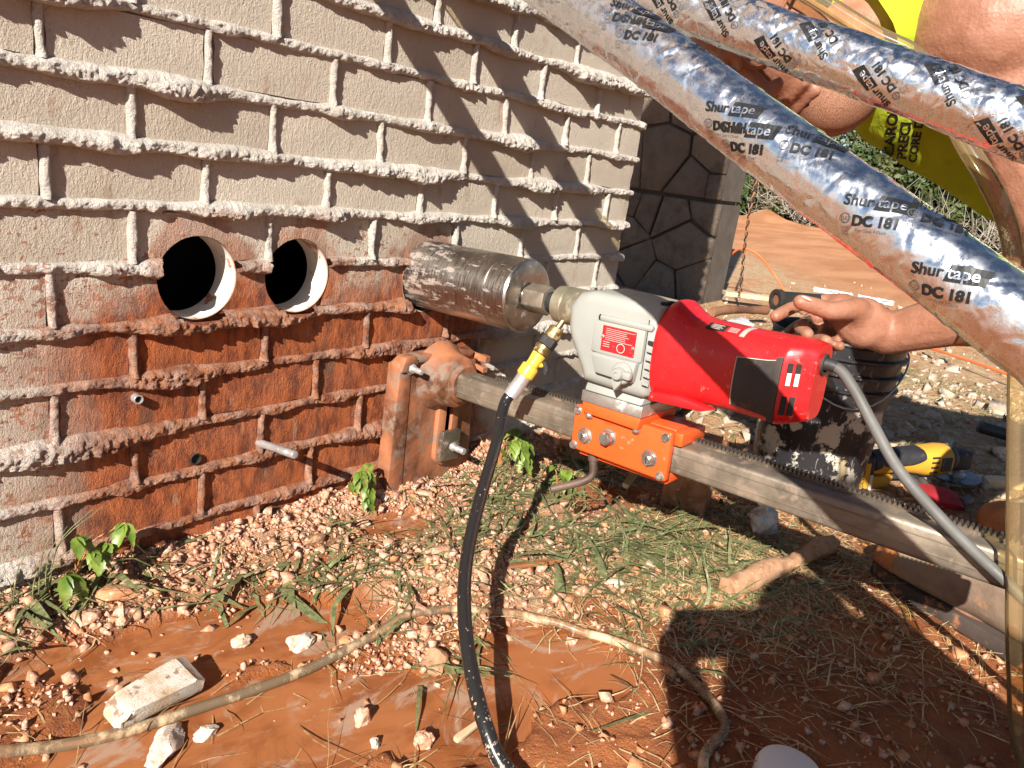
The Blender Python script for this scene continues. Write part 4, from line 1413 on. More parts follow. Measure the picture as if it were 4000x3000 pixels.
# clay clods
X = rs.uniform(-.4, 1.7, 1800); Y = rs.uniform(-1.15, -.02, 1800); s_ = np.clip(rs.gamma(1.3, .0022, 1800) + .001, 0, .009)
k = (puddle_depth(X, Y) < .5); X, Y, s_ = X[k], Y[k], s_[k]
V, F = lumps(np.stack([X, Y, ground_h(X, Y) + s_ * .25], 1), s_, rs)
tag(link('clay_clods', fast_mesh('clay_clods', V, F), M['clod']), 'small orange clay clods scattered through the mud', 'clods', None, 'stuff')
# gravel on the verge beyond the rig
n = 2000
X = 1.45 + rs.gamma(2.0, .9, n); Y = rs.normal(-.35, .75, n) + (X - 1.5) * .12
k = (Y < .55 + (X - 1.4) * .30) & (Y > -2.4) & (X < 9)
X, Y = X[k], Y[k]; s_ = np.clip(rs.gamma(1.5, .0052, len(X)) + .003, 0, .034)
V, F = lumps(np.stack([X, Y, ground_h(X, Y) + s_ * .2], 1), s_, rs)
tag(link('gravel', fast_mesh('gravel', V, F), M['gravel']), 'pale broken stone and gravel on the strawy verge', 'gravel', None, 'stuff')

# grass and straw
def blades(X, Y, L, lean, width, rs, curl=.6, z=None, seg=3):
    n = len(X)
    Z = (ground_h(X, Y) if z is None else z) - .001
    a = rs.uniform(0, 2 * np.pi, n); d = np.stack([np.cos(a), np.sin(a)], 1)
    side = np.stack([-d[:, 1], d[:, 0]], 1)
    V = np.zeros((n, (seg + 1) * 2, 3))
    th = np.asarray(lean)
    px = np.stack([X, Y], 1).astype(float); pz = Z.copy()
    for i in range(seg + 1):
        w = width * (1 - .85 * (i / seg) ** 1.5)
        V[:, 2 * i, :2] = px - side * w[:, None]; V[:, 2 * i + 1, :2] = px + side * w[:, None]
        V[:, 2 * i, 2] = pz; V[:, 2 * i + 1, 2] = pz + w * .35
        st = L / seg
        px = px + d * (np.cos(th) * st)[:, None]; pz = pz + np.sin(th) * st
        th = th - curl * rs.uniform(.2, 1, n) / seg * 2
        a2 = rs.normal(0, .22, n); c, s = np.cos(a2), np.sin(a2)
        d = np.stack([d[:, 0] * c - d[:, 1] * s, d[:, 0] * s + d[:, 1] * c], 1)
        lim = ground_h(px[:, 0], px[:, 1]) + .002
        pz = np.maximum(pz, lim)
    F = []
    base = (np.arange(n) * (seg + 1) * 2)[:, None]
    for i in range(seg):
        F.append(np.stack([base[:, 0] + 2 * i, base[:, 0] + 2 * i + 1, base[:, 0] + 2 * i + 3, base[:, 0] + 2 * i + 2], 1))
    return V.reshape(-1, 3), np.concatenate(F)
def grass_mat(name, cols, rough=.55):
    m, nt, b = new_mat(name); t = NT(nt); p = t.pos()
    n = t.noise(p, 75, 3, .7)
    c = t.mix(t.mrange(n, .34, .55), cols[0], cols[1]); c = t.mix(t.mrange(n, .55, .72), c, cols[2])
    t.l(c, b.inputs['Base Color']); b.inputs['Roughness'].default_value = rough
    return m
M['grass'] = grass_mat('green_grass', ((.075, .10, .035), (.17, .175, .075), (.42, .33, .16)))
M['straw'] = grass_mat('dry_straw', ((.36, .22, .095), (.58, .42, .22), (.70, .57, .36)), .7)
M['straw_mud'] = grass_mat('muddy_stalks', ((.25, .105, .04), (.40, .23, .10), (.17, .15, .055)), .7)

GC = np.array([(.77, -.44, .10, 330), (.88, -.50, .10, 300), (.68, -.30, .09, 90), (.62, -.20, .09, 90), (.80, -.14, .09, 160), (.95, -.62, .12, 200), (.36, -.27, .10, 130), (.28, -.17, .09, 110), (.0, -.03, .07, 130), (.33, -.50, .06, 160), (.72, -.60, .12, 150), (1.05, -.20, .10, 200)])
X, Y = [], []
for cx, cy, sd, nn in GC:
    X.append(rs.normal(cx, sd, int(nn * 1.1))); Y.append(rs.normal(cy, sd * .6, int(nn * 1.1)))
X = np.concatenate(X); Y = np.minimum(np.concatenate(Y), -.01)
k = puddle_depth(X, Y) < .6; X, Y = X[k], Y[k]; n = len(X)
V, F = blades(X, Y, rs.gamma(4, .0155, n) + .018, np.abs(rs.normal(.10, .28, n)), rs.gamma(2.0, .0010, n) + .0007, rs)
tag(link('grass', fast_mesh('grass', V, F), M['grass']), 'trampled green grass growing round the drill stand', 'grass', None, 'stuff')
X = np.concatenate([rs.normal(.85, .22, 2300), rs.normal(1.15, .22, 1800), rs.uniform(-.3, 1.4, 700), rs.normal(.45, .2, 350)]); Y = np.concatenate([rs.normal(-.60, .13, 2300), rs.normal(-.75, .16, 1800), rs.uniform(-1.05, -.02, 700), rs.normal(-.35, .15, 350)])
Y = np.minimum(Y, -.01); k = puddle_depth(X, Y) < .5; X, Y = X[k], Y[k]; n = len(X)
V, F = blades(X, Y, rs.gamma(4, .011, n) + .012, np.abs(rs.normal(.02, .16, n)), rs.uniform(.0006, .0014, n), rs, .3)
tag(link('straw', fast_mesh('straw', V, F), M['straw']), 'dry straw and cut stalks lying over the mud', 'straw', None, 'stuff')
X = rs.uniform(-.3, 1.3, 900); Y = rs.uniform(-1.05, -.03, 900)
n = len(X)
V, F = blades(X, Y, rs.gamma(3, .018, n) + .01, np.abs(rs.normal(.03, .2, n)), rs.uniform(.0005, .0012, n), rs, .3, np.maximum(ground_h(X, Y), WZ) + .001)
tag(link('muddy_stalks', fast_mesh('muddy_stalks', V, F), M['straw_mud']), 'mud-stained stalks lying in and round the puddles', 'stalks', None, 'stuff')
# verge: sparse grass and straw among the gravel, out to the bare clay
n = 9000
X = 1.4 + rs.gamma(1.9, 1.25, n); Y = rs.normal(-.5, .95, n) + (X - 1.5) * .05
k = (X < 11) & (Y < .4 + (X - 1.4) * .28); X, Y = X[k], Y[k]
k = fbm(np.stack([X * 2.3, Y * 2.3, X * 0], 1), 3, 44) > -.12; X, Y = X[k], Y[k]; n = len(X)
V, F = blades(X, Y, rs.gamma(4, .012, n) + .02, np.abs(rs.normal(.35, .35, n)), rs.uniform(.0012, .0028, n), rs)
tag(link('verge_grass', fast_mesh('verge_grass', V, F), M['grass']), 'thin green grass on the gravelly verge behind the rig', 'grass', None, 'stuff')
n = 17000
X = 1.4 + rs.gamma(2.0, 1.25, n); Y = rs.normal(-.5, 1.0, n) + (X - 1.5) * .05
k = (X < 11) & (Y < .5 + (X - 1.4) * .30); X, Y = X[k], Y[k]; n = len(X)
V, F = blades(X, Y, rs.gamma(4, .016, n) + .02, np.abs(rs.normal(.06, .16, n)), rs.uniform(.0009, .0022, n), rs, .3)
tag(link('verge_straw', fast_mesh('verge_straw', V, F), M['straw']), 'bleached straw thrown over the verge behind the rig', 'straw', None, 'stuff')

# ---------------------------------------------------------------- single stones, chunks and sticks
def rock_mesh(name, size, seed, sub=3, rough=.3, squash=(1, 1, .7)):
    b = bmesh.new(); bmesh.ops.create_icosphere(b, subdivisions=sub, radius=1)
    P = np.array([v.co[:] for v in b.verts])
    # chip flat facets off the lump
    r_ = np.random.default_rng(seed)
    for _ in range(9):
        n = r_.normal(size=3); n /= np.linalg.norm(n); c = r_.uniform(.55, .85)
        d = P @ n; over = d > c
        P[over] -= np.outer(d[over] - c, n)
    P *= (1 + rough * .35 * fbm(P * 2.2 + seed, 4, seed) + .10 * fbm(P * 6 + seed, 3, seed + 1))[:, None]
    P *= np.array(squash) * size
    for v, p in zip(b.verts, P): v.co = p
    me = bm_mesh(b, name); auto_smooth(me, 30)
    return me
M['white_rock'] = crumb_mat('white_mortar_lump', (.56, .44, .33), (.70, .61, .51), (.56, .33, .20), 60)
M['tan_rock'] = crumb_mat('tan_stone', (.50, .36, .24), (.66, .52, .38), (.42, .22, .12), 40)
M['brown_rock'] = crumb_mat('brown_stone', (.30, .15, .08), (.44, .24, .13), (.25, .18, .14), 40)
ROCKS = [  # x, y, radius, material, label, squash, turn
    (.187, -.300, .026, 'white_rock', 'white mortar lump on the puddle edge left of the hose', (1.25, .8, .6), .4),
    (.664, -.504, .021, 'white_rock', 'small bright white lump at the left edge of the cut grass', (1.4, .8, .55), -.5),
    (.773, -.514, .028, 'tan_rock', 'flat cream stone lying in the green grass', (1.2, .95, .35), .7),
    (.290, -.457, .026, 'brown_rock', 'brown cubic stone close left of the black hose', (1, .9, .85), .2),
    (-.033, -.364, .030, 'white_rock', 'large pale lump at the bottom left beside the ground tube', (1.5, .8, .55), .6),
    (.010, -.372, .017, 'white_rock', 'small pale lump touching the large one at the bottom left', (1.2, .8, .6), .1),
    (.127, -.250, .017, 'tan_rock', 'orange-tan stone in the middle of the left puddle', (1.1, .9, .7), .3),
    (.040, -.075, .028, 'clod', 'long crumbly clod at the wall foot by the left weed', (1.6, .7, .55), -.4),
    (-.008, -.100, .024, 'crumb', 'pinkish mortar lump in front of the left weed', (1.2, .9, .7), .8),
    (.030, -.122, .019, 'crumb', 'pale mortar lump at the upper edge of the left puddle', (1.2, .8, .8), 1.2),
    (.345, -.115, .022, 'brown_rock', 'dark red brick shard at the wall foot', (1.3, .7, .6), .2),
    (.515, -.070, .018, 'crumb', 'pale lump in the rubble pile beside the middle weed', (1, 1, .8), .5),
    (.545, -.060, .014, 'white_rock', 'whitish lump between the rubble pile and the base plate', (1, .8, .8), 1.0),
    (.470, -.085, .017, 'crumb', 'crumbly lump at the front of the rubble pile', (1.2, .9, .7), 2.0),
    (.235, -.335, .012, 'clod', 'small orange clod near the ground tube', (1, .9, .8), .4),
    (.155, -.470, .017, 'crumb', 'pinkish lump standing in the bottom puddle', (1, .9, .9), .7),
    (.185, -.545, .016, 'crumb', 'pale crumbly lump at the bottom left of the hose', (1, 1, .9), .1),
    (.140, -.510, .011, 'white_rock', 'small white lump at the bottom puddle', (1, .8, .9), .1),
    (1.785, -.181, .050, 'white_rock', 'white mortar-covered rock behind the drill motor', (.9, .8, 1.2), .2),
    (2.33, -.328, .055, 'tan_rock', 'pale rock on the verge right of the bucket', (1.3, .9, .5), .5),
    (2.55, -.62, .040, 'tan_rock', 'flat tan stone on the verge above the grinder', (1.3, .9, .5), 1.5),
    (2.20, -.60, .035, 'gravel', 'grey stone on the verge in the bucket\'s shadow', (1.3, .9, .5), 2.5),
    (2.45, -.92, .055, 'gravel', 'grey boulder beside the black tool handle', (1.1, .9, .7), .9),
    (2.25, -.86, .045, 'tan_rock', 'orange-tan stone left of the black tool handle', (1.2, .9, .6), .3)]
for i, (x, y, r_, mt, lb, sq, tn) in enumerate(ROCKS):
    o = inst('stone' if 'lump' not in lb and 'clod' not in lb else 'lump', rock_mesh('stone', r_ * .78, 50 + i, 4, .9, sq), None, (x, y, max(gz_at(x, y), WZ) + r_ * sq[2] * .30), (0, 0, tn))
    o.data.materials.append(M[mt]); tag(o, lb, 'stone', 'loose stones and lumps')
# split block of painted trim in the left puddle
cb = prism_bm([(-.062, -.006), (-.058, .014), (-.040, .020), (.050, .016), (.066, .004), (.060, -.008)], -.028, .026, 'y', .004, 2)
for v in cb.verts:
    v.co += Vector((0, .5 * v.co.x * (.3 if v.co.y > 0 else .05), 0)) + Vector(vn for vn in (random.gauss(0, .0012), random.gauss(0, .0012), random.gauss(0, .0012)))
ck = link('trim_block', bm_mesh(cb), crumb_mat('muddy_painted_wood', (.50, .36, .23), (.62, .56, .48), (.30, .18, .115), 40)); ck.location = (-.012, -.290, .012); ck.rotation_euler = (.10, -.05, .02); ck.scale = (.84, .84, .84)
auto_smooth(ck.data, 30); tag(ck, 'broken block of muddy white-painted trim lying in the left puddle', 'block')
# loose sticks and splinters
M['wood_brown'] = plain('wet_brown_wood', (.30, .12, .045), .6, 0, .25, 60, .6, .002)
M['lumber'] = plain('pale_lumber', (.66, .49, .29), .75, 0, .15, 40, .4, .002)
def splinter(p, q, w, t_, mat, label, name='stick'):
    p, q = Vector(p), Vector(q); L = (q - p).length
    b = prism_bm([(0, -w * .4), (L * .12, -w * .5), (L * .85, -w * .35), (L, 0), (L * .8, w * .35), (L * .1, w * .5), (0, w * .3)], 0, t_, 'z', t_ * .2, 1)
    o = link(name, bm_mesh(b), mat); o.location = p; o.rotation_euler = (0, -math.asin((q - p).z / L), math.atan2((q - p).y, (q - p).x)); tag(o, label, 'stick' if name == 'stick' else 'board')
    return o
splinter((.505, -.352, .018), (.630, -.418, .020), .015, .007, M['wood_brown'], 'wet red-brown wood splinter just right of the black hose')
splinter((.205, -.575, .006), (.252, -.575, .008), .010, .006, M['lumber'], 'short pale wood splinter at the bottom left of the hose')
# mud-caked length of root
rp_ = spline([(.790, -.648, .018), (.880, -.672, .026), (.975, -.690, .028), (1.06, -.705, .03), (1.13, -.716, .03)], 40)
rt = thing('muddy_root', 'mud-caked pale root lying across the straw', 'root', (.96, -.69, 0))
ra = np.linspace(0, 1, len(rp_)); dsp = .009 * np.stack([fbm(np.stack([ra * 14, ra * 0 + np.cos(a) * 1.3, ra * 0 + np.sin(a) * 1.3], 1), 3, 9) for a in np.linspace(0, 2 * np.pi, 16, endpoint=False)], 1)
M['rootmud'] = crumb_mat('root_mud', (.36, .18, .09), (.48, .27, .15), (.52, .35, .23), 60)
tube('root', rp_, .0185 + .003 * np.sin(ra * 9) - .004 * ra, M['rootmud'], rt, 16, True, dsp)
# crumpled bottle
def crumple(label, x, y, z, s, mat, seed, sq):
    o = inst('crumpled_bag', rock_mesh('crumpled_bag', s, seed, 4, 1.5, sq), None, (x, y, z)); o.data.materials.append(mat); tag(o, label, 'plastic bag'); return o
M['film'] = crumb_mat('muddy_plastic', (.50, .36, .27), (.72, .68, .64), (.35, .50, .60), 26)
crumple('crumpled muddy plastic wrapper lying below the steel column', 1.085, -.588, .03, .042, M['film'], 8, (1, .7, .8))
crumple('crumpled clear plastic sheet on the verge left of the hand', 3.56, .54, -.04, .11, plain('clear_film', (.62, .62, .60), .2, 0, .15, 20), 9, (1.2, .8, .35))
# bricks lying about
def loose_brick(p, rot, label, col='brick_red'):
    b = box_bm((-.098, -.046, -.034), (.098, .046, .034), .004, 2)
    for v in b.verts: v.co += Vector((random.gauss(0, .001), random.gauss(0, .001), random.gauss(0, .001)))
    o = link('loose_brick', bm_mesh(b), M[col]); o.location = p; o.rotation_euler = rot; auto_smooth(o.data, 30); tag(o, label, 'brick'); return o
M['brick_red'] = crumb_mat('muddy_loose_brick', (.24, .095, .045), (.40, .19, .10), (.50, .33, .22), 30)
loose_brick((1.16, -.155, .035), (.05, .12, -.55), 'muddy brick lying on the ground behind the carriage')
loose_brick((1.055, -.43, .075), (.06, 1.45, .3), 'dark brick stood on end under the steel column')
loose_brick((1.95, -.13, .03), (.0, .0, .9), 'red brick lying behind the drill motor')
# far boards, foam scraps, log
splinter((1.78, -.06, .02), (2.02, -.20, .02), .07, .035, M['lumber'], 'pale lumber offcut just behind the red drill motor', 'board')
def board(a, b_, w, t_, mat, label, cat='board', name='board'):
    a, b_ = Vector(a), Vector(b_); L = (b_ - a).length
    bm_ = box_bm((0, -w / 2, 0), (L, w / 2, t_), .003, 1)
    o = link(name, bm_mesh(bm_), mat); o.location = a; o.rotation_euler = (0, -math.asin((b_ - a).z / L), math.atan2((b_ - a).y, (b_ - a).x)); tag(o, label, cat); return o
board((4.95, 1.26, -.09), (5.22, .93, -.085), .11, .03, M['lumber'], 'short pale board on the ground near the stone wall')
board((1.75, -.74, .0), (2.10, -1.04, .005), .04, .03, M['lumber'], 'weathered board lying behind the angle grinder')
board((4.6, .25, -.10), (6.0, -.45, -.10), .16, .02, M['lumber'], 'long pale plank on the verge behind the hand')
board((4.9, .35, -.10), (5.3, .25, -.10), .09, .02, M['wood_brown'], 'broken brown plank on the verge near the hand')
foam = plain('white_foam', (.86, .86, .84), .8, 0, .05, 30, .5, .01)
for i, (a, b_, w, lb) in enumerate((((6.50, 1.12, -.10), (6.62, .84, -.10), .14, 'larger white foam scrap on the red clay behind the hand'), ((6.62, .78, -.10), (6.70, .52, -.10), .10, 'smaller white foam scrap on the red clay behind the hand'))):
    o = board(a, b_, w * .45, .025, foam, lb, 'foam', 'foam_scrap')
    bmq = bmesh.new(); bmq.from_mesh(o.data); bmesh.ops.subdivide_edges(bmq, edges=bmq.edges[:], cuts=3, use_grid_fill=True)
    for v in bmq.verts: v.co += Vector((random.gauss(0, .006), random.gauss(0, .010), random.gauss(0, .004)))
    bmq.to_mesh(o.data); bmq.free()
lg = spline([(3.90, .86, -.06), (4.10, .84, -.05), (4.35, .80, -.06), (4.5, .76, -.06)], 20)
tag(tube('log', lg, .028 + .012 * n1(np.linspace(0, 6, len(lg)), 3), plain('log_bark', (.22, .10, .05), .9, 0, .3, 30, .9, .01), None, 12), 'short rough log lying at the foot of the stone wall', 'log')

# ---------------------------------------------------------------- steel pins in the brick wall
pin = thing('steel_pin', 'long bright steel pin sticking out of the muddy brickwork', 'pin', (.308, -.05, .168))
tube('shank', [(.308, .03, .158), (.308, -.060, .171)], .0066, M['zinc_bright'], pin, 18)
thread_rod('thread', (.308, -.058, .1705), (.3085, -.098, .1755), .0066, M['zinc_bright'], pin)
sl = thing('anchor_sleeve', 'short hollow anchor sleeve set in the wall below the left bore', 'anchor', (.105, -.01, .274))
part('sleeve', lathe_bm([(.02, .0068), (-.011, .0068), (-.0115, .0062), (-.011, .0048), (.01, .0048)], 22, 'y', (.105, 0, .274), close=False), M['zinc_bright'], sl)
part('sleeve_core', lathe_bm([(-.002, .0050), (-.0025, .0001)], 16, 'y', (.105, 0, .274), close=False), M['dark'], sl)
dh = link('drill_hole', bm_mesh(lathe_bm([(-.0032, .0098), (-.0042, .0086), (-.0038, .0072), (.0, .007), (.0, .0)], 22, 'y', (.196, 0, .160), close=False)), M['dark'], wall)

# ---------------------------------------------------------------- bucket
bu = thing('bucket', 'black plastic bucket smeared with dried plaster behind the drill', 'bucket', (1.50, -.53, 0))
def bucket_mat():
    m, nt, b = new_mat('plastered_bucket'); t = NT(nt); p = t.pos()
    z = t.sep(p)[2]
    band = t.math('MULTIPLY', t.mrange(z, .04, .10), t.mrange(z, .215, .23, 1.0, 0.0))
    k = t.math('MULTIPLY', t.mrange(t.noise(p, 17, 6, .68), .50, .54), band)
    sc = t.mrange(t.noise(t.scale(p, (90, 90, 25)), 1.0, 4, .7), .60, .64)
    c = t.mix(t.math('MULTIPLY', sc, .45), (.022, .021, .023), (.42, .40, .37))
    c = t.mix(k, c, (.60, .53, .43))
    t.l(c, b.inputs['Base Color']); t.l(t.mrange(k, 0, 1, .38, .9), b.inputs['Roughness'])
    t.l(t.bump(k, .6, .002), b.inputs['Normal'])
    return m
M['bucket'] = bucket_mat()
bpf = [(.002, .0), (.004, .122), (.012, .128), (.24, .142), (.262, .1435), (.266, .153), (.270, .153), (.274, .1445), (.298, .146), (.302, .157), (.306, .157), (.310, .147), (.334, .148), (.338, .158), (.343, .158), (.347, .149), (.366, .150), (.372, .155), (.376, .153), (.374, .146), (.20, .138), (.02, .122), (.018, 0)]
part('shell', lathe_bm(bpf, 64, 'z', (1.50, -.53, 0), close=False), M['bucket'], bu, None, 30)
hb_ = [(1.50 + .158 * math.cos(a), -.53 + .158 * math.sin(a), .355 - .12 * math.sin((a - 2.2) / 3.14 * 3.14159) ** 2 * (1)) for a in np.linspace(2.2, 5.34, 24)]
tube('wire_handle', hb_, .0022, M['zinc'], bu, 8)
part('handle_ear', lathe_bm([(.150, .010), (.162, .010), (.164, .007)], 12, 'x', (1.50 - .31 * .99, -.53, .355)), M['black_plastic'], bu)

# ---------------------------------------------------------------- cordless angle grinder
gr_ = thing('angle_grinder', 'yellow and black cordless angle grinder lying behind the column', 'grinder', (1.72, -.70, .0))
gx0, gy0 = 1.600, -.648          # battery end
gdir = Vector((.26, -.205, 0)).normalized()
GQ = Matrix.Translation((gx0, gy0, .062)) @ Matrix.Rotation(math.atan2(gdir.y, gdir.x), 4, 'Z') @ Matrix.Rotation(R(-6), 4, 'Y')
M['tool_yellow'] = mudded('tool_yellow', (.62, .33, .035), .45, 0, .10, (.50, .32, .15), 30, .15, .08)
M['tool_black'] = plain('tool_black', (.035, .033, .036), .55, 0, .2, 60, .3, dirt=(.20, .17, .14), dirt_amt=.12, dirt_scale=30)
part('battery', merge_bm([box_bm((-.075, -.036, -.060), (-.006, .036, .030), .008, 3)] + [box_bm((-.070, -.039, .004 + k * .0), (-.066, .039, .006)) for k in range(1)]), M['tool_black'], gr_, GQ)
for k in range(5):
    part('battery_rib', box_bm((-.068 + k * .012, -.0375, .010), (-.062 + k * .012, .0375, .0325), .002, 1), M['tool_black'], gr_, GQ)
part('battery_panel', box_bm((-.078, -.030, -.048), (-.0735, .030, .020), .002, 1), plain('worn_panel', (.17, .165, .155), .6), gr_, GQ)
lb_ = part('battery_label', box_bm((-.060, -.0385, -.050), (-.022, -.0355, .016), .001, 1), M['tool_yellow'], gr_, GQ)
TV, TF = text_tris('DEWALT', .0135, .0003)
tv = [GQ @ Vector((-.052 + .0 + w_y, -.0388, -.046 + w_x)) for (w_x, w_y) in [(p[0], -p[1] + .016) for p in TV]]
link('lettering', mesh_pd('lettering', tv, TF), M['ink'], lb_)
part('label_stripe', box_bm((-.020, -.0385, -.055), (-.012, -.036, -.015), .0005, 1), M['pale'], gr_, GQ)
body = loft([(0, 0, 0, .026, .026, .026, 2.4), (.02, 0, 0, .030, .028, .028, 2.4), (.07, 0, .003, .029, .028, .028, 2.4), (.11, 0, .002, .031, .032, .032, 2.5), (.145, 0, 0, .037, .037, .037, 2.6), (.19, 0, 0, .039, .039, .040, 2.6), (.212, 0, 0, .037, .037, .038, 2.4), (.220, 0, 0, .030, .030, .030, 2.2)], 36)
body.transform(Matrix.Rotation(R(-90), 4, 'Z'))
part('grinder_body', body, M['tool_yellow'], gr_, GQ)
hnd = loft([(.0, 0, .0, .029, .030, .018, 2.4), (.05, 0, .006, .031, .0285, .016, 2.4), (.10, 0, .006, .032, .030, .016, 2.4), (.135, 0, .012, .034, .024, .01, 2.4)], 30)
hnd.transform(Matrix.Rotation(R(-90), 4, 'Z'))
part('rubber_grip', hnd, M['tool_black'], gr_, GQ)
part('paddle_switch', box_bm((.06, -.010, -.046), (.145, .010, -.030), .004, 2), M['tool_black'], gr_, GQ)
part('battery_foot', prism_bm([(-.01, -.062), (.05, -.058), (.06, -.030), (-.01, -.028)], -.022, .022, 'y', .004, 2), M['tool_yellow'], gr_, GQ)
for k in range(4):
    part('vent_slot', box_bm((.148 + k * .0, -.0400, .018 - k * .013), (.168, -.0362, .022 - k * .013), .0008, 1), M['dark'], gr_, GQ)
part('rating_panel', box_bm((.176, -.0405, -.018), (.204, -.0375, .018), .001, 1), M['tool_black'], gr_, GQ)
part('gear_head', merge_bm([lathe_bm([(.216, .036), (.226, .034), (.236, .028)], 28, 'x'), box_bm((.232, -.022, -.03), (.285, .022, .020), .010, 3)]), M['tool_black'], gr_, GQ)
part('spindle_flange', lathe_bm([(-.052, .021), (-.046, .021), (-.045, .014), (-.028, .014)], 24, 'z', (.262, 0, 0)), M['zinc_bright'], gr_, GQ)
part('grinding_disc', lathe_bm([(-.0535, .056), (-.0505, .057), (-.0500, .022), (-.0535, .022)], 48, 'z', (.262, 0, 0)), plain('disc_grey', (.20, .20, .22), .3, .7, .15), gr_, GQ)

# red and grey pliers-like glove, black handle
gl = thing('work_glove', 'red and grey work glove lying behind the rack teeth', 'glove', (1.62, -.86, 0))
GM = Matrix.Translation((1.60, -.835, .018)) @ Matrix.Rotation(R(-58), 4, 'Z')
pal = loft([(0, 0, 0, .042, .010, .014, 2.3), (.03, 0, .004, .050, .014, .014, 2.3), (.07, 0, .006, .050, .016, .014, 2.3), (.10, 0, .004, .044, .012, .014, 2.3)], 24)
part('palm', pal, plain('red_cloth', (.46, .02, .03), .8, 0, .2, 90, .4), gl, GM)
for k in range(4):
    fx = -.034 + k * .0225
    tube('finger', [GM @ Vector(q) for q in ((fx, .095, .004), (fx * 1.15, .125 + .004 * (k % 2), .010), (fx * 1.2, .155 - .008 * abs(k - 1.5), .002))], [.0115, .0115, .007], M['cable_grey'], gl, 10)
tube('thumb', [GM @ Vector(q) for q in ((.045, .035, .004), (.072, .055, .008), (.082, .085, .004))], [.013, .012, .008], M['cable_grey'], gl, 10)
th = thing('tool_handle', 'black rubber tool handle lying on the verge at the right', 'handle', (2.45, -.84, 0))
HQ0, HQ1 = Vector((2.40, -.770, .045)), Vector((2.47, -.935, .03))
hd = (HQ1 - HQ0).normalized()
tube('grip', [HQ0 - hd * .002, HQ0, HQ0 + hd * .01, HQ0 + hd * .15, HQ0 + hd * .155], [.012, .017, .019, .019, .014], M['tool_black'], th, 20)
tube('shaft', [HQ0 + hd * .15, HQ0 + hd * .42], .007, M['rack'], th, 12)

# ---------------------------------------------------------------- cords on the site
M['cord_orange'] = plain('orange_cord', (.85, .17, .05), .5, 0, .08)
ec = spline([(5.9, 2.5, -.16), (5.6, 1.95, -.10), (5.45, 1.55, .10), (5.40, 1.40, .22), (5.42, 1.26, .20), (5.5, 1.12, .06), (5.45, .98, -.05), (5.30, .80, -.09), (5.1, .62, -.09), (4.8, .30, -.09), (4.7, -.2, -.09), (4.2, -.9, -.09), (3.7, -1.4, -.09)], 120)
tag(tube('extension_cord', ec, .0085, M['cord_orange'], None, 10), 'bright orange extension cord running over the clay behind the hand', 'cord')
tw0, tw1 = np.array([4.72, 1.10, 1.30]), np.array([4.80, 1.08, -.02])
wt = thing('twisted_wire', 'twisted orange and dark wire hanging beside the stone wall', 'wire', tuple(tw1))
for ph, mt in ((0, 'wood_brown'), (math.pi, 'dark')):
    s_ = np.linspace(0, 1, 160); a = s_ * 2 * math.pi * 17 + ph
    pp = tw0 + (tw1 - tw0) * s_[:, None] + np.stack([np.sin(s_ * 7) * .012, .007 * np.cos(a) + .03 * np.sin(s_ * 3.1), .0 * a], 1) + np.stack([.007 * np.sin(a), a * 0, a * 0], 1)
    tube('strand', pp, .0052, M[mt], wt, 6)
rb = spline([(3.75, .36, -.03), (4.0, .27, -.05), (4.3, .19, -.06)], 30)
tag(tube('rope', rb, .014 + .003 * np.sin(np.linspace(0, 90, len(rb))), plain('pink_rope', (.72, .34, .22), .8), None, 10), 'short length of pink twisted rope left of the hand', 'rope')

# ---------------------------------------------------------------- clear tubes
def clear_mat(name, tint, mud):
    m, nt, b = new_mat(name); t = NT(nt); p = t.pos()
    g = t.n('ShaderNodeBsdfGlass'); g.inputs['Color'].default_value = (*tint, 1); g.inputs['Roughness'].default_value = .06; g.inputs['IOR'].default_value = 1.18
    tr = t.n('ShaderNodeBsdfTransparent'); tr.inputs[0].default_value = (*tint, 1)
    gl_ = t.n('ShaderNodeBsdfGlossy'); gl_.inputs['Roughness'].default_value = .08
    fr = t.n('ShaderNodeFresnel'); fr.inputs[0].default_value = 1.4
    m1 = t.n('ShaderNodeMixShader'); t.l(fr.outputs[0], m1.inputs[0]); t.l(tr.outputs[0], m1.inputs[1]); t.l(gl_.outputs[0], m1.inputs[2])
    k = t.mrange(t.noise(t.scale(p, (16, 16, 6)), 1.0, 6, .7), .62 - mud * .3, .74 - mud * .25)
    k = t.math('ADD', t.math('MULTIPLY', k, .75), .10 + mud * .35, True)
    b.inputs['Base Color'].default_value = (.62, .45, .27, 1) if mud < .5 else (.50, .30, .18, 1); b.inputs['Roughness'].default_value = .35
    m2 = t.n('ShaderNodeMixShader'); t.l(k, m2.inputs[0]); t.l(m1.outputs[0], m2.inputs[1]); t.l(b.outputs[0], m2.inputs[2])
    t.l(m2.outputs[0], nt.nodes['Material Output'].inputs[0])
    return m
M['clear'] = clear_mat('clear_vinyl', (.93, .88, .70), .12)
M['clear_mud'] = clear_mat('muddy_vinyl', (.85, .62, .45), .42)
ct = spline([(-.165, -.272, .014), (-.065, -.313, .012), (.02, -.333, .012), (.119, -.352, .012), (.256, -.366, .020), (.34, -.386, .024), (.393, -.413, .020), (.476, -.479, .014), (.521, -.575, .012), (.535, -.677, .012), (.509, -.755, .012), (.466, -.795, .012), (.396, -.80, .012), (.33, -.86, .012), (.30, -1.0, .012)], 160)
ct[:, 2] = np.maximum(ground_h(ct[:, 0], ct[:, 1]), WZ) + .0060
for _ in range(3): ct[1:-1, 2] = (ct[:-2, 2] + ct[1:-1, 2] + ct[2:, 2]) / 3
tag(tube('ground_tube', ct, .0066, M['clear_mud'], None, 18), 'muddy clear vinyl tube curving over the puddles', 'tube')
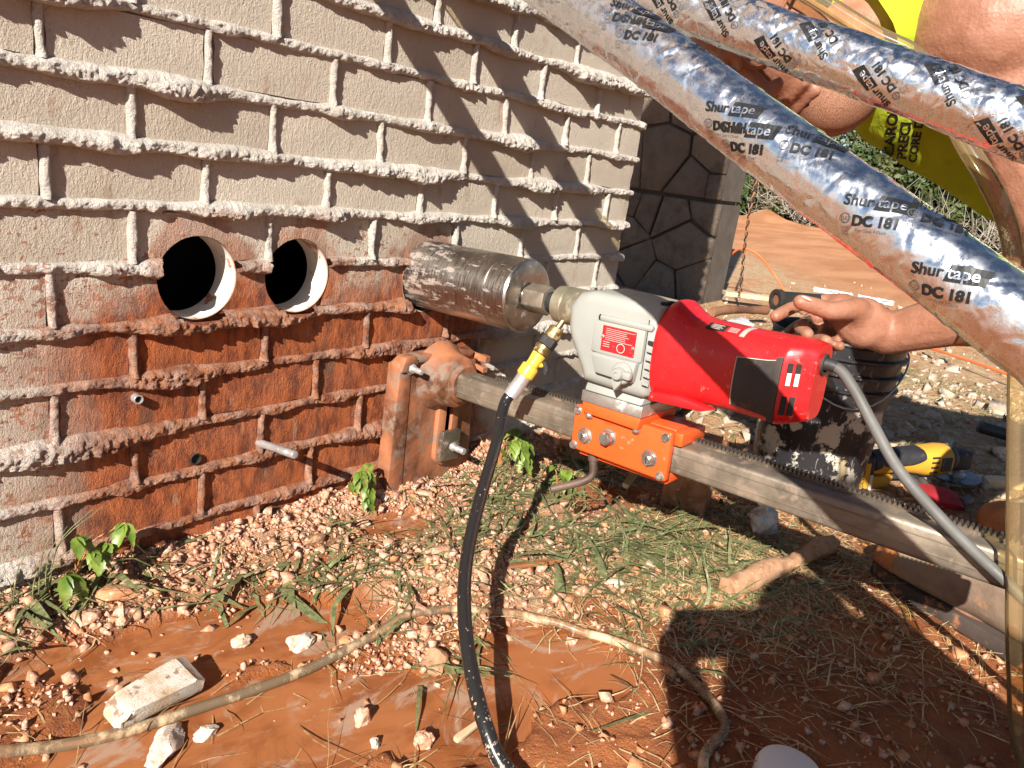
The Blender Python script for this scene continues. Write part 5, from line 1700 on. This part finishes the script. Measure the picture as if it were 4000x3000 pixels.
# ---------------------------------------------------------------- leafy weeds
def leaf_bm(L, W, serr=0, fold=.25, droop=.5, n=9):
    b = bmesh.new()
    mid, le, ri = [], [], []
    for i in range(n + 1):
        t_ = i / n
        w = W * math.sin(math.pi * min(1, t_ ** .75)) ** .9 * (1 - .15 * t_)
        if serr and i % 2: w *= 1 - serr
        y = L * t_; z = -droop * L * t_ * t_
        mid.append(b.verts.new((0, y, z))); le.append(b.verts.new((-w, y + (.03 * L if serr and i % 2 == 0 else 0), z + fold * w))); ri.append(b.verts.new((w, y + (.03 * L if serr and i % 2 == 0 else 0), z + fold * w)))
    for i in range(n):
        for q in (le, ri):
            try: b.faces.new((mid[i], mid[i + 1], q[i + 1], q[i]))
            except ValueError: pass
    bmesh.ops.remove_doubles(b, verts=b.verts[:], dist=1e-5)
    return b
def weed_mat():
    m, nt, b = new_mat('weed_leaf'); t = NT(nt); p = t.pos()
    c = t.mix(t.mrange(t.noise(p, 40, 3, .6), .35, .65), (.12, .20, .025), (.26, .36, .06))
    c = t.mix(t.math('MULTIPLY', t.mrange(t.noise(p, 90, 4, .7), .58, .68), .8), c, (.46, .27, .14))
    t.l(c, b.inputs['Base Color']); b.inputs['Roughness'].default_value = .38
    tl_ = t.n('ShaderNodeBsdfTranslucent'); t.l(c, tl_.inputs[0])
    mx = t.n('ShaderNodeMixShader'); mx.inputs[0].default_value = .3; t.l(b.outputs[0], mx.inputs[1]); t.l(tl_.outputs[0], mx.inputs[2]); t.l(mx.outputs[0], nt.nodes['Material Output'].inputs[0])
    return m
M['weed'] = weed_mat()
M['stem'] = plain('weed_stem', (.40, .19, .07), .6)
def weed(name, base, tips, label, serr=0, stem_r=.0016):
    """tips: (dx, dy, dz, yaw, pitch, L, W)"""
    base = Vector(base)
    t_ = thing(name, label, 'weed', tuple(base))
    for k, (dx, dy, dz, yaw, pitch, L, W) in enumerate(tips):
        tip = base + Vector((dx, dy, dz))
        st = spline([base, base + Vector((dx * .25, dy * .25, dz * .7)), tip], 12)
        tube('stem', st, np.linspace(stem_r, stem_r * .5, len(st)), M['stem'], t_, 6)
        for (dy_, ls) in ((0, 1.0), (.95, .8), (-.95, .8)):
            b = leaf_bm(L * .95 * ls, W * .95 * ls, serr or .12, .3, .45)
            part('leaf', b, M['weed'], t_, Matrix.Translation(tip) @ Matrix.Rotation(yaw + dy_, 4, 'Z') @ Matrix.Rotation(pitch * .6, 4, 'X'), 60)
# yaw 0 points the leaf to +y (into the wall): use values round pi to come out of it
weed('leafy_weed', (.488, -.020, .015), [(-.010, -.030, .065, 3.6, -.9, .042, .011), (-.004, -.032, .072, 3.0, -.5, .036, .010), (.012, -.030, .070, 2.5, -.6, .040, .011), (.020, -.028, .062, 2.0, -.9, .038, .010), (.004, -.045, .045, 3.1, -.9, .036, .012), (-.020, -.022, .050, 4.1, -.8, .030, .009), (.030, -.020, .075, 1.6, -.3, .026, .007), (.002, -.050, .025, 3.2, -.9, .032, .011)],
     'small bright green weed at the wall foot left of the base plate')
weed('leafy_weed', (.015, -.012, .0), [(-.010, -.030, .105, 3.9, -.9, .040, .013), (-.030, -.045, .062, 3.7, -1.0, .056, .014), (.015, -.040, .075, 2.7, -.9, .030, .012), (.030, -.030, .082, 1.9, -.5, .030, .010), (.060, -.020, .100, 2.2, -.8, .046, .011), (.004, -.048, .085, 3.2, -.5, .022, .008)],
     'muddy broad-leaved weed at the wall foot on the far left')
weed('leafy_weed', (.845, -.085, .01), [(-.02, -.03, .085, 4.2, -.5, .055, .015), (.0, -.04, .090, 3.2, -.8, .060, .017), (.025, -.035, .088, 2.4, -.6, .058, .016), (.045, -.02, .075, 1.7, -.7, .055, .015), (-.035, -.02, .070, 4.7, -.7, .050, .014), (.015, -.05, .060, 3.0, -1.0, .055, .016), (.03, -.02, .10, 1.1, -.3, .040, .012)],
     'serrated green weed behind the black hose by the base plate', .22)
weed('leafy_weed', (.900, -.205, .006), [(-.012, -.01, .035, 4.3, -.3, .026, .012), (.014, -.012, .040, 2.4, -.4, .028, .013), (.0, .012, .042, .4, -.2, .026, .012), (-.004, -.022, .020, 3.2, -.6, .028, .013), (.02, .006, .02, 1.4, -.5, .026, .012)],
     'low round-leaved weed left of the bent locking handle')
tall = thing('grass_tuft', 'tall thin grass tuft between base plate and carriage', 'grass', (.80, -.13, 0))
rs = np.random.default_rng(21)
for k in range(14):
    x0, y0 = .80 + rs.normal(0, .03), -.13 + rs.normal(0, .02); a = rs.uniform(0, 6.28); L = rs.uniform(.06, .14)
    pp = spline([(x0, y0, .0), (x0 + .2 * L * math.cos(a), y0 + .2 * L * math.sin(a), L * .6), (x0 + .65 * L * math.cos(a), min(-.015, y0 + .65 * L * math.sin(a)), L * .75)], 10)
    tube('blade', pp, np.linspace(.0013, .0003, len(pp)), M['grass'], tall, 4)
tl2 = thing('grass_tuft', 'thin grass stalks against the wall on the far left', 'grass', (-.05, -.03, 0))
for k in range(9):
    x0, y0 = -.05 + rs.normal(0, .03), -.03 + rs.normal(0, .01); a = rs.uniform(-.8, .8) - 1.0; L = rs.uniform(.08, .17)
    pp = spline([(x0, y0, .0), (x0 + .1 * L * math.cos(a), y0 - .01, L * .6), (x0 + .5 * L * math.cos(a), y0 - .02, L * .9)], 10)
    tube('blade', pp, np.linspace(.0013, .0003, len(pp)), M['grass'], tl2, 4)

# white plastic cap at the bottom edge
cap = part('plastic_cap', lathe_bm([(-.005, .040), (.022, .039), (.029, .036), (.0315, .029), (.0325, 0)], 40, 'z', (.452, -.882, .0)), plain('white_pvc', (.80, .79, .74), .4, 0, .06), None)
tag(cap, 'round white plastic cap lying in the shade at the bottom edge', 'cap')

# clear tube that arches over the far pipe and drops down the right side
ut = spline([(.43, -.02, 1.03), (.50, -.28, 1.00), (.57, -.50, .95), (.607, -.6095, .9124), (.6253, -.6848, .8757), (.6331, -.7206, .8578), (.6436, -.770, .8361), (.6395, -.8133, .788), (.6335, -.8394, .7529), (.6323, -.8729, .7153), (.6394, -.8984, .6813), (.6406, -.9191, .6413), (.6332, -.9465, .5642), (.6302, -.9735, .4643), (.6308, -1.015, .3081), (.6354, -1.0526, .171), (.66, -1.095, .05), (.72, -1.17, .014), (.8, -1.4, .014)], 190)
tag(tube('clear_tube', ut, .0105, M['clear'], None, 20), 'clear vinyl tube arching past the yellow shirt and down the right edge', 'tube')

# ---------------------------------------------------------------- people
def skin_mat(name, a, b_):
    m, nt, b = new_mat(name); t = NT(nt); p = t.pos()
    n = t.noise(p, 28, 5, .6)
    c = t.mix(t.mrange(n, .35, .65), a, b_)
    c = t.mix(t.math('MULTIPLY', t.mrange(t.noise(p, 110, 4, .7), .58, .70), .5), c, (.36, .15, .09))
    t.l(c, b.inputs['Base Color']); b.inputs['Roughness'].default_value = .48
    b.inputs['Subsurface Weight'].default_value = .12; b.inputs['Subsurface Radius'].default_value = (.02, .008, .004); b.inputs['Subsurface Scale'].default_value = .3
    h = t.math('ADD', t.noise(t.scale(p, (300, 300, 300)), 1.0, 3, .6), t.math('MULTIPLY', t.vor(p, 210, 'F1'), .5))
    h = t.math('ADD', h, t.math('MULTIPLY', t.noise(t.scale(p, (60, 160, 60)), 1.0, 3, .6), .8))
    t.l(t.bump(h, .45, .0014), b.inputs['Normal'])
    return m
M['skin'] = skin_mat('weathered_skin', (.29, .125, .072), (.38, .18, .115))

def capsule(p0, p1, r0, r1, n=14, k=9):
    p0, p1 = np.array(p0, float), np.array(p1, float)
    d = (p1 - p0); L = np.linalg.norm(d); d = d / L
    pts, rad = [], []
    for a in np.linspace(-np.pi / 2, 0, 5):
        pts.append(p0 + d * r0 * math.sin(a)); rad.append(max(1e-4, r0 * math.cos(a)))
    for s in np.linspace(0, 1, k)[1:-1]:
        pts.append(p0 + d * L * s); rad.append(r0 + (r1 - r0) * s)
    for a in np.linspace(0, np.pi / 2, 5):
        pts.append(p1 + d * r1 * math.sin(a)); rad.append(max(1e-4, r1 * math.cos(a)))
    return tube_vf(pts, rad, n, True)
def ellipsoid(c, axes, radii):
    b = bmesh.new(); bmesh.ops.create_icosphere(b, subdivisions=3, radius=1)
    A = np.array(axes, float)       # rows: unit axes
    V = np.array([v.co[:] for v in b.verts]) * np.array(radii)
    V = V @ A + np.array(c)
    F = [tuple(v.index for v in f.verts) for f in b.faces]; b.free()
    return V, F
def fuse(name, shapes, voxel, smooth=6, mat=None, parent=None):
    """one continuous skin over all the shapes"""
    V, F = [], []
    for v, f in shapes:
        F += [tuple(int(i) + len(V) for i in q) for q in f]; V += [tuple(p) for p in v]
    me = mesh_pd(name, V, F)
    bm = bmesh.new(); bm.from_mesh(me); bmesh.ops.recalc_face_normals(bm, faces=bm.faces[:]); bm.to_mesh(me); bm.free()
    o = bpy.data.objects.new(name, me); COL.objects.link(o)
    md = o.modifiers.new('r', 'REMESH'); md.mode = 'VOXEL'; md.voxel_size = voxel
    sm = o.modifiers.new('s', 'SMOOTH'); sm.factor = .5; sm.iterations = smooth
    out = eval_mesh(o, name)
    bpy.data.objects.remove(o)
    out.materials.clear()
    return link(name, out, mat, parent, True)

I3 = np.eye(3)
wk = thing('person', 'bent-over worker in a bright yellow sleeveless shirt gripping the feed handle', 'person', (1.1, -1.30, 0))
cH = np.array([-.56, .73, .38]); cH /= np.linalg.norm(cH)
fH = np.array([-.667, -.127, -.738]); fH -= cH * (fH @ cH); fH /= np.linalg.norm(fH)
lH = np.cross(cH, fH)
AX = np.array([lH, fH, cH])
Hc = np.array([.672, -.565, .888])
def hp_(l, f, c): return Hc + (lH * l + fH * f + cH * c) * 1.12
sh = []
sh.append(ellipsoid(hp_(0, -.012, .035), AX, (.078, .098, .095)))          # skull
sh.append(ellipsoid(hp_(0, .030, -.045), AX, (.064, .062, .085)))          # face
sh.append(ellipsoid(hp_(0, .030, -.105), AX, (.056, .052, .050)))          # jaw
sh.append(ellipsoid(hp_(0, .058, -.122), AX, (.034, .028, .030)))          # chin
sh.append(capsule(hp_(0, .088, .004), hp_(0, .110, -.036), .009, .0135))   # nose
sh.append(ellipsoid(hp_(.012, .100, -.040), AX, (.010, .011, .008)))
sh.append(ellipsoid(hp_(-.012, .100, -.040), AX, (.010, .011, .008)))
sh.append(capsule(hp_(-.036, .079, .020), hp_(.036, .079, .020), .011, .011))   # brow
for s_ in (-1, 1):
    sh.append(ellipsoid(hp_(s_ * .036, .068, -.022), AX, (.022, .022, .020)))   # cheeks
    sh.append(ellipsoid(hp_(s_ * .078, -.012, -.008), AX, (.010, .022, .032)))  # ears
sh.append(capsule(hp_(-.022, .083, -.066), hp_(.022, .083, -.066), .0075, .0075))   # lips
sh.append(capsule(hp_(-.018, .081, -.082), hp_(.018, .081, -.082), .0080, .0080))
sh.append(capsule(hp_(0, -.01, -.085), (.815, -.70, .925), .058, .068))    # neck
S1, S2 = np.array([.785, -.805, .890]), np.array([1.06, -.72, .90])
EL, WR = np.array([.785, -.990, .605]), np.array([.7975, -.7824, .497])
sh.append(capsule((.815, -.70, .925), (.95, -.83, .915), .075, .12))
sh.append(capsule(S1, S2, .085, .085)); sh.append(ellipsoid((.790, -.815, .895), I3, (.098, .110, .092))); sh.append(capsule((.80, -.82, .89), (.80, -.90, .76), .088, .066))
sh.append(capsule((.95, -.83, .915), (1.12, -1.40, .90), .125, .14))
sh.append(capsule((1.03, -1.38, .88), (1.21, -1.42, .88), .12, .12))
sh.append(capsule(S1, EL, .066, .050)); sh.append(capsule(EL, WR, .049, .029)); sh.append(ellipsoid(EL * .7 + WR * .3, I3, (.050, .052, .047)))
sh.append(capsule(S1 * .55 + EL * .45, S1 * .3 + EL * .7, .060, .054))
E2, W2 = np.array([1.10, -.93, .68]), np.array([1.04, -1.10, .80])
sh.append(capsule(S2, E2, .060, .048)); sh.append(capsule(E2, W2, .045, .030)); sh.append(ellipsoid((1.03, -1.15, .83), I3, (.035, .05, .03)))
for k in range(4): sh.append(capsule((1.015 + k * .018, -1.17, .835), (1.01 + k * .018, -1.215, .81), .0095, .008))
# legs
hipA, hipB = np.array([1.04, -1.40, .86]), np.array([1.22, -1.44, .86])
kneeA, ankA = np.array([1.03, -1.12, .50]), np.array([1.035, -1.09, .12])
kneeB, ankB = np.array([1.46, -1.22, .48]), np.array([1.62, -1.16, .12])
for (h_, k_, a_) in ((hipA, kneeA, ankA), (hipB, kneeB, ankB)):
    sh.append(capsule(h_, k_, .085, .058)); sh.append(capsule(k_, a_, .056, .040)); sh.append(capsule(a_, a_ + np.array([.03, .12, -.08]), .042, .035))
# hand closed on the handle
pk = lambda *q: np.array(q)
sh.append(ellipsoid((.772, -.748, .511), I3, (.030, .036, .030)))
sh.append(capsule(WR, (.770, -.752, .512), .029, .034)); sh.append(capsule((.768, -.755, .502), (.772, -.722, .520), .030, .025))
sh.append(capsule((.752, -.752, .520), (.738, -.7496, .5297), .022, .017))
sh.append(capsule((.738, -.7496, .5297), (.694, -.7287, .5253), .0155, .0130)); sh.append(capsule((.694, -.7287, .5253), (.6657, -.697, .5327), .0130, .0108))
FING = [[(.7765, -.7062, .5284), (.7684, -.6733, .5216), (.7294, -.6682, .516), (.6862, -.6611, .5032)],
        [(.7915, -.7146, .5156), (.7772, -.6799, .4961), (.7307, -.6832, .4881), (.7062, -.7037, .4858)],
        [(.7961, -.7261, .5041), (.7828, -.7018, .4833), (.744, -.7064, .4755), (.7213, -.7258, .4806)],
        [(.7899, -.7408, .4922), (.7762, -.7227, .4751), (.7459, -.728, .4713), (.7274, -.7441, .4767)]]
for i, fg in enumerate(FING):
    r0 = (.0115, .0115, .011, .0095)[i]
    sh.append(capsule((.775, -.742, .512), fg[0], .020, r0 * 1.15))
    for a in range(3): sh.append(capsule(fg[a], fg[a + 1], r0 * (1 - .07 * a), r0 * (.93 - .07 * a)))
fuse('body', sh, .0034, 5, M['skin'], wk)
# thumb nail
nl = ellipsoid((.6635, -.7045, .5385), np.array([[-.62, .72, .30], [.3, -.1, .95], [.75, .68, -.1]]) / 1.0, (.0085, .0028, .0062))
link('thumb_nail', mesh_pd('thumb_nail', *nl), plain('nail', (.72, .48, .38), .35), wk, True)
# hair, stubble and glasses
hairs = []
rs = np.random.default_rng(4)
M['hair'] = plain('dark_hair', (.07, .045, .03), .6)
V, F = ellipsoid(hp_(0, -.022, .042), AX, (.0835, .101, .100))
V = np.array(V); rel = (V - Hc) @ AX.T
keepf = [q for q in F if all(not (rel[i, 1] > .045 and rel[i, 2] < .085) and rel[i, 2] > -.055 for i in q)]
link('hair', mesh_pd('hair', V + .003 * fbm(V * 60, 3, 2)[:, None] * (V - Hc) / .09, keepf), M['hair'], wk, True)
for s_ in (-1, 1):
    cpt = hp_(s_ * .033, .098, .000)
    a = np.linspace(0, 2 * np.pi, 25)
    tube('glasses_rim', [cpt + lH * .026 * math.cos(q) + cH * .019 * math.sin(q) for q in a], .0021, M['wood_brown'], wk, 8)
    tube('glasses_arm', [hp_(s_ * .059, .094, .004), hp_(s_ * .078, .05, .006), hp_(s_ * .080, -.02, .002)], .0021, M['wood_brown'], wk, 8)
tube('glasses_bridge', [hp_(-.009, .102, .003), hp_(0, .106, .005), hp_(.009, .102, .003)], .002, M['wood_brown'], wk, 8)
def stub_mat():
    m, nt, b = new_mat('stubble'); t = NT(nt); p = t.pos()
    k = t.mrange(t.noise(p, 700, 3, .8), .45, .6)
    t.l(t.mix(k, (.42, .20, .12), (.16, .085, .05)), b.inputs['Base Color']); b.inputs['Roughness'].default_value = .6
    t.l(t.bump(t.noise(p, 900, 2, .8), .8, .001), b.inputs['Normal'])
    return m
V, F = ellipsoid(hp_(0, .034, -.112), np.array(AX), (.066, .070, .056)); V = np.array(V); rel = (V - Hc) @ AX.T
link('stubble', mesh_pd('stubble', V + .001 * fbm(V * 90, 2, 8)[:, None], [q for q in F if all(rel[i, 2] < -.086 for i in q)]), stub_mat(), wk, True)

# shirt: loops round the leaning trunk, the front hanging free
def cloth_mat(name, a, b_):
    m, nt, b = new_mat(name); t = NT(nt); p = t.pos()
    n = t.noise(p, 9, 4, .6)
    c = t.mix(t.mrange(n, .35, .65), a, b_)
    t.l(c, b.inputs['Base Color']); b.inputs['Roughness'].default_value = .85
    tl_ = t.n('ShaderNodeBsdfTranslucent'); t.l(c, tl_.inputs[0])
    mx = t.n('ShaderNodeMixShader'); mx.inputs[0].default_value = .30; t.l(b.outputs[0], mx.inputs[1]); t.l(tl_.outputs[0], mx.inputs[2]); t.l(mx.outputs[0], nt.nodes['Material Output'].inputs[0])
    h = t.math('ADD', t.math('MULTIPLY', t.noise(t.scale(p, (14, 22, 14)), 1.0, 4, .55, dist=1.0), 1.0), t.math('MULTIPLY', t.noise(p, 700, 2, .5), .04))
    t.l(t.bump(h, .5, .012), b.inputs['Normal'])
    return m
M['hivis'] = cloth_mat('hi_vis_cloth', (.44, .60, .02), (.56, .72, .03))
secs_s = [  # x, y, half-width along x, top z, bottom z
    (.815, -.615, .112, .995, .830), (.845, -.640, .138, 1.010, .790), (.875, -.670, .152, 1.018, .755), (.905, -.715, .160, 1.028, .735), (.925, -.760, .140, 1.035, .712), (.940, -.820, .145, 1.040, .680), (.955, -.90, .150, 1.045, .650), (.98, -1.02, .155, 1.045, .670), (1.03, -1.18, .160, 1.04, .735), (1.09, -1.36, .165, 1.03, .74), (1.12, -1.45, .165, 1.02, .74)]
SS = np.array(secs_s); tt_ = np.linspace(0, len(SS) - 1, 44)
SS = np.stack([np.interp(tt_, range(len(SS)), SS[:, k]) for k in range(5)], 1)
n = 60; V = []
for (x, y, hw, zt, zb) in SS:
    zc = zt - .115
    for k in range(n):
        a = 2 * math.pi * k / n; c, s = math.cos(a), math.sin(a)
        zz = zc + (zt - zc) * s if s > 0 else zc + (zc - zb) * s
        w = hw * math.copysign(abs(c) ** .8, c) * (1.0 if s > 0 else (1 - .35 * (-s) ** 2))
        V.append((x + w, y, zz))
V = np.array(V)
Nn = np.stack([fbm(V * 11, 3, 5), fbm(V * 11 + 5, 3, 6), fbm(V * 11 + 9, 3, 7) * .3], 1)
V = V + Nn * .012
F = grid_faces(len(SS), n, True)
# open armhole at the near shoulder
Cc = np.array([V[list(q)].mean(0) for q in F])
keep = np.linalg.norm((Cc - np.array([.785, -.815, .905])) / np.array([1, 1.0, .95]), axis=1) > .092
keep &= np.linalg.norm((Cc - np.array([1.08, -.72, .90])), axis=1) > .08
cl_ = np.array([(.752, -.655, .874), (.785, -.679, .900), (.815, -.700, .922), (.860, -.735, .925), (.90, -.775, .925)])
cl_ = spline(cl_, 26); cr_ = np.linspace(.080, .112, len(cl_))
tube('shirt_collar', cl_, cr_, M['hivis'], wk, 40, False, .007 * np.stack([fbm(np.stack([np.arange(len(cl_)) * .25, np.full(len(cl_), math.cos(a) * 2), np.full(len(cl_), math.sin(a) * 2)], 1), 3, 13) for a in np.linspace(0, 2 * np.pi, 40, endpoint=False)], 1))
shirt = link('shirt', mesh_pd('shirt', V, [q for q, k_ in zip(F, keep) if k_]), M['hivis'], wk, True)
bvh = BVHTree.FromPolygons([tuple(p) for p in V], [tuple(q) for q, k_ in zip(F, keep) if k_])
# chest print, running up the hanging front
def print_on_shirt(txt, size, org, udir, vdir, look, mat):
    TV, TF = text_tris(txt, size, .0006)
    out = []
    for (u, w) in TV:
        p = Vector(org) + Vector(udir) * u + Vector(vdir) * w
        hit, nrm, idx, dist = bvh.ray_cast(p - Vector(look) * .3, Vector(look))
        if hit is None: hit = p
        out.append(hit - Vector(look) * .0016)
    return link('lettering', mesh_pd('lettering', out, TF), mat, shirt)
look = Vector((.98, .2, 0)).normalized()
UD = Vector((-.02, .06, 1)).normalized(); VD = Vector((-.2, .98, -.06)).normalized()
for (txt, yy, zz, sz) in (('CAROL', -.7255, .7385, .0190), ('PRECI', -.7435, .7370, .0180), ('CORE D', -.7580, .7345, .0145)):
    print_on_shirt(txt, sz, (.80, yy, zz), UD, VD, look, M['ink'])
# trousers and boots
M['denim'] = cloth_mat('dark_trousers', (.055, .045, .042), (.085, .07, .06))
tsh = [capsule(hipA + [0, -.02, .02], kneeA, .105, .078), capsule(kneeA, ankA + [0, -.01, .02], .076, .062), capsule(hipB + [0, -.02, .02], kneeB, .105, .078), capsule(kneeB, ankB + [0, 0, .02], .076, .062), capsule((1.02, -1.42, .90), (1.22, -1.45, .90), .14, .14)]
fuse('trousers', tsh, .008, 6, M['denim'], wk)
M['boot'] = crumb_mat('muddy_boot_leather', (.19, .125, .085), (.30, .21, .145), (.40, .20, .10), 18)
M['boot_toe'] = crumb_mat('orange_worn_toe', (.42, .15, .055), (.56, .23, .09), (.32, .16, .09), 30)
M['sole'] = plain('dark_sole', (.06, .042, .033), .8, 0, .25, 40, .6, .003, dirt=(.33, .14, .065), dirt_amt=.25, dirt_scale=20)
def boot(origin, yaw, par):
    BM = Matrix.Translation(origin) @ Matrix.Rotation(yaw, 4, 'Z')
    up = loft([(.300, 0, .040, .018, .012, .012, 2.4), (.293, 0, .043, .034, .026, .018, 2.5), (.270, 0, .046, .046, .038, .022, 2.5), (.235, 0, .048, .051, .044, .024, 2.5), (.20, 0, .050, .051, .052, .026, 2.4), (.165, 0, .054, .048, .064, .03, 2.3), (.125, 0, .062, .044, .078, .038, 2.3), (.085, 0, .085, .045, .095, .060, 2.2), (.04, 0, .10, .047, .105, .075, 2.2), (.01, 0, .10, .044, .105, .075, 2.2), (-.008, 0, .09, .030, .09, .065, 2.2)], 40)
    part('boot', up, M['boot'], par, BM, 60)
    part('boot_toe', loft([(.304, 0, .040, .020, .014, .014, 2.4), (.296, 0, .043, .036, .029, .020, 2.5), (.270, 0, .046, .0475, .0400, .023, 2.5), (.248, 0, .047, .0500, .0425, .024, 2.5)], 40), M['boot_toe'], par, BM, 60)
    ol = [(.0, .312), (.030, .300), (.048, .265), (.054, .225), (.050, .17), (.042, .12), (.043, .06), (.042, .015), (.025, -.012), (-.025, -.012), (-.042, .015), (-.043, .06), (-.042, .12), (-.050, .17), (-.054, .225), (-.048, .265), (-.030, .300)]
    part('boot_sole', prism_bm(ol, .0, .030, 'z', .005, 2), M['sole'], par, BM)
    st_ = [BM @ Vector((.0505 * math.cos(a) * .92 - .0, .14 + .055 * math.cos(a * 1.4), .055 + .03 * math.sin(a))) for a in np.linspace(2.4, 4.4, 14)]
    if False: tube('boot_seam', [BM @ Vector((-.0475 - .002, .15 + q * .05, .085 - .06 * q * q)) for q in np.linspace(-.9, .9, 12)], .0016, M['sole'], par, 6)
boot((1.015, -1.085, .006), -.40, wk)
boot((1.615, -1.20, .0), .25, wk)

# feed handle in the worker's grip (it belongs to the stand)
tube('feed_spoke', [(.765, -.505, .285), (.7497, -.6734, .489), (.752, -.69, .500)], .0070, M['rack'], stand, 14)
g0, g1 = np.array([.7143, -.6457, .522]), np.array([.792, -.700, .5237])
part('handle_grip', lathe_bm([(.004, .0085), (-.001, .0090), (-.0015, .0150), (.006, .0152), (.012, .0128), (.092, .0125), (.096, .011)], 24, 'z'), M['black_rubber'], stand, Matrix.Translation(Vector(g0)) @ Vector(g1 - g0).to_track_quat('Z', 'Y').to_matrix().to_4x4())
tube('grip_bore', [g0 + (g1 - g0) * .02, g0 + (g1 - g0) * .2], .0087, plain('rusty_bore', (.25, .11, .05), .9), stand, 16)
tube('feed_spoke', [(.765, -.495, .265), (.80, -.42, .12)], .0070, M['rack'], stand, 12)
tube('feed_spoke', [(.77, -.49, .27), (.84, -.37, .33)], .0070, M['rack'], stand, 12)

# photographer behind the camera, whose shadow falls across the straw
pg = thing('person', 'photographer in dark clothes leaning in behind the camera', 'person', (-1.05, -1.75, 0))
ph = thing('phone', 'black phone held sideways by the photographer', 'phone', (-.40, -1.05, .64))
Fw = np.array([.759, .5872, -.2813]); Rt = np.array([.6364, -.7603, .1303]); Dn = np.array([-.1374, -.2779, -.9507])
pc = CAMP - Fw * .030 + Rt * .062 + Dn * .026
PM = Matrix(((*Rt, 0), (*Fw, 0), (*(-Dn), 0), (0, 0, 0, 1))).transposed(); PM.translation = Vector(pc)
pb = part('phone_body', box_bm((-.080, -.005, -.038), (.080, .004, .038), .004, 2), M['black_plastic'], ph, PM)
part('phone_screen', box_bm((-.076, -.0058, -.035), (.076, -.0052, .035)), M['dark'], ph, PM)
hd_ = np.array([-.625, -1.355, .865])
sp = [ellipsoid(hd_ + [0, 0, .02], I3, (.098, .080, .110)), ellipsoid(hd_ + [.05, .03, -.05], I3, (.055, .055, .075)), ellipsoid(hd_ + [.105, .045, -.03], I3, (.014, .012, .018)), capsule(hd_ + [-.03, -.03, -.07], (-.78, -1.50, .87), .055, .07)]
for s_ in (-1, 1): sp.append(ellipsoid(hd_ + [.02 + s_ * .0, s_ * .08, -.01], I3, (.018, .01, .03)))
hL, hR = pc - Rt * .086 + Fw * .0 - Fw * .012, pc + Rt * .084 - Fw * .012
for s_, hand, shl, elb in ((1, hL, (-.74, -1.36, .84), (-.60, -1.22, .60)), (-1, hR, (-.70, -1.66, .86), (-.45, -1.42, .62))):
    hand = np.array(hand); shl = np.array(shl); elb = np.array(elb)
    wr = hand + (elb - hand) * .28
    sp += [capsule(shl, elb, .055, .043), capsule(elb, wr, .042, .028), capsule(wr, hand + (elb - hand) * .08, .028, .026)]
    for k in range(4): sp.append(capsule(hand + Dn * (.012 + k * .017 - .03), hand + Dn * (.012 + k * .017 - .03) + Fw * .012 - Rt * s_ * (-.022), .008, .007))
    sp.append(capsule(hand - Fw * .012, hand - Fw * .014 + Rt * s_ * .03 - Dn * .01, .0095, .008))
sp += [capsule((-.78, -1.50, .88), (-1.08, -1.80, .92), .13, .14), capsule((-.74, -1.36, .84), (-.72, -1.66, .86), .07, .07)]
for s_ in (-1, 1):
    hp2 = np.array([-1.10 - s_ * .06, -1.82 + s_ * .09, .88]); kn2 = np.array([-.95 - s_ * .10, -1.74 + s_ * .14, .47]); an2 = np.array([-1.08 - s_ * .10, -1.82 + s_ * .14, .09])
    sp += [capsule(hp2, kn2, .09, .06), capsule(kn2, an2, .058, .042), capsule(an2, an2 + np.array([.14, .08, -.045]), .045, .036)]
fuse('body', sp, .006, 5, M['skin'], pg)
jk = [capsule((-.77, -1.49, .885), (-1.08, -1.80, .92), .155, .16), capsule((-.745, -1.355, .845), (-.715, -1.67, .865), .088, .088), capsule((-.74, -1.36, .84), (-.60, -1.22, .60), .072, .058), capsule((-.70, -1.66, .86), (-.45, -1.42, .62), .072, .058)]
fuse('jacket', jk, .009, 6, cloth_mat('navy_jacket', (.03, .04, .07), (.05, .06, .10)), pg)
tj = []
for s_ in (-1, 1):
    hp2 = np.array([-1.10 - s_ * .06, -1.82 + s_ * .09, .88]); kn2 = np.array([-.95 - s_ * .10, -1.74 + s_ * .14, .47]); an2 = np.array([-1.08 - s_ * .10, -1.82 + s_ * .14, .09])
    tj += [capsule(hp2, kn2, .11, .08), capsule(kn2, an2, .078, .062)]
fuse('trousers', tj, .009, 6, M['denim'], pg)
V, F = ellipsoid(hd_ + [-.015, 0, .035], I3, (.100, .086, .108)); V = np.array(V)
link('hair', mesh_pd('hair', V, [q for q in F if all(not (V[i, 0] > hd_[0] + .045 and V[i, 2] < hd_[2] + .07) and V[i, 2] > hd_[2] - .05 for i in q)]), M['hair'], pg, True)
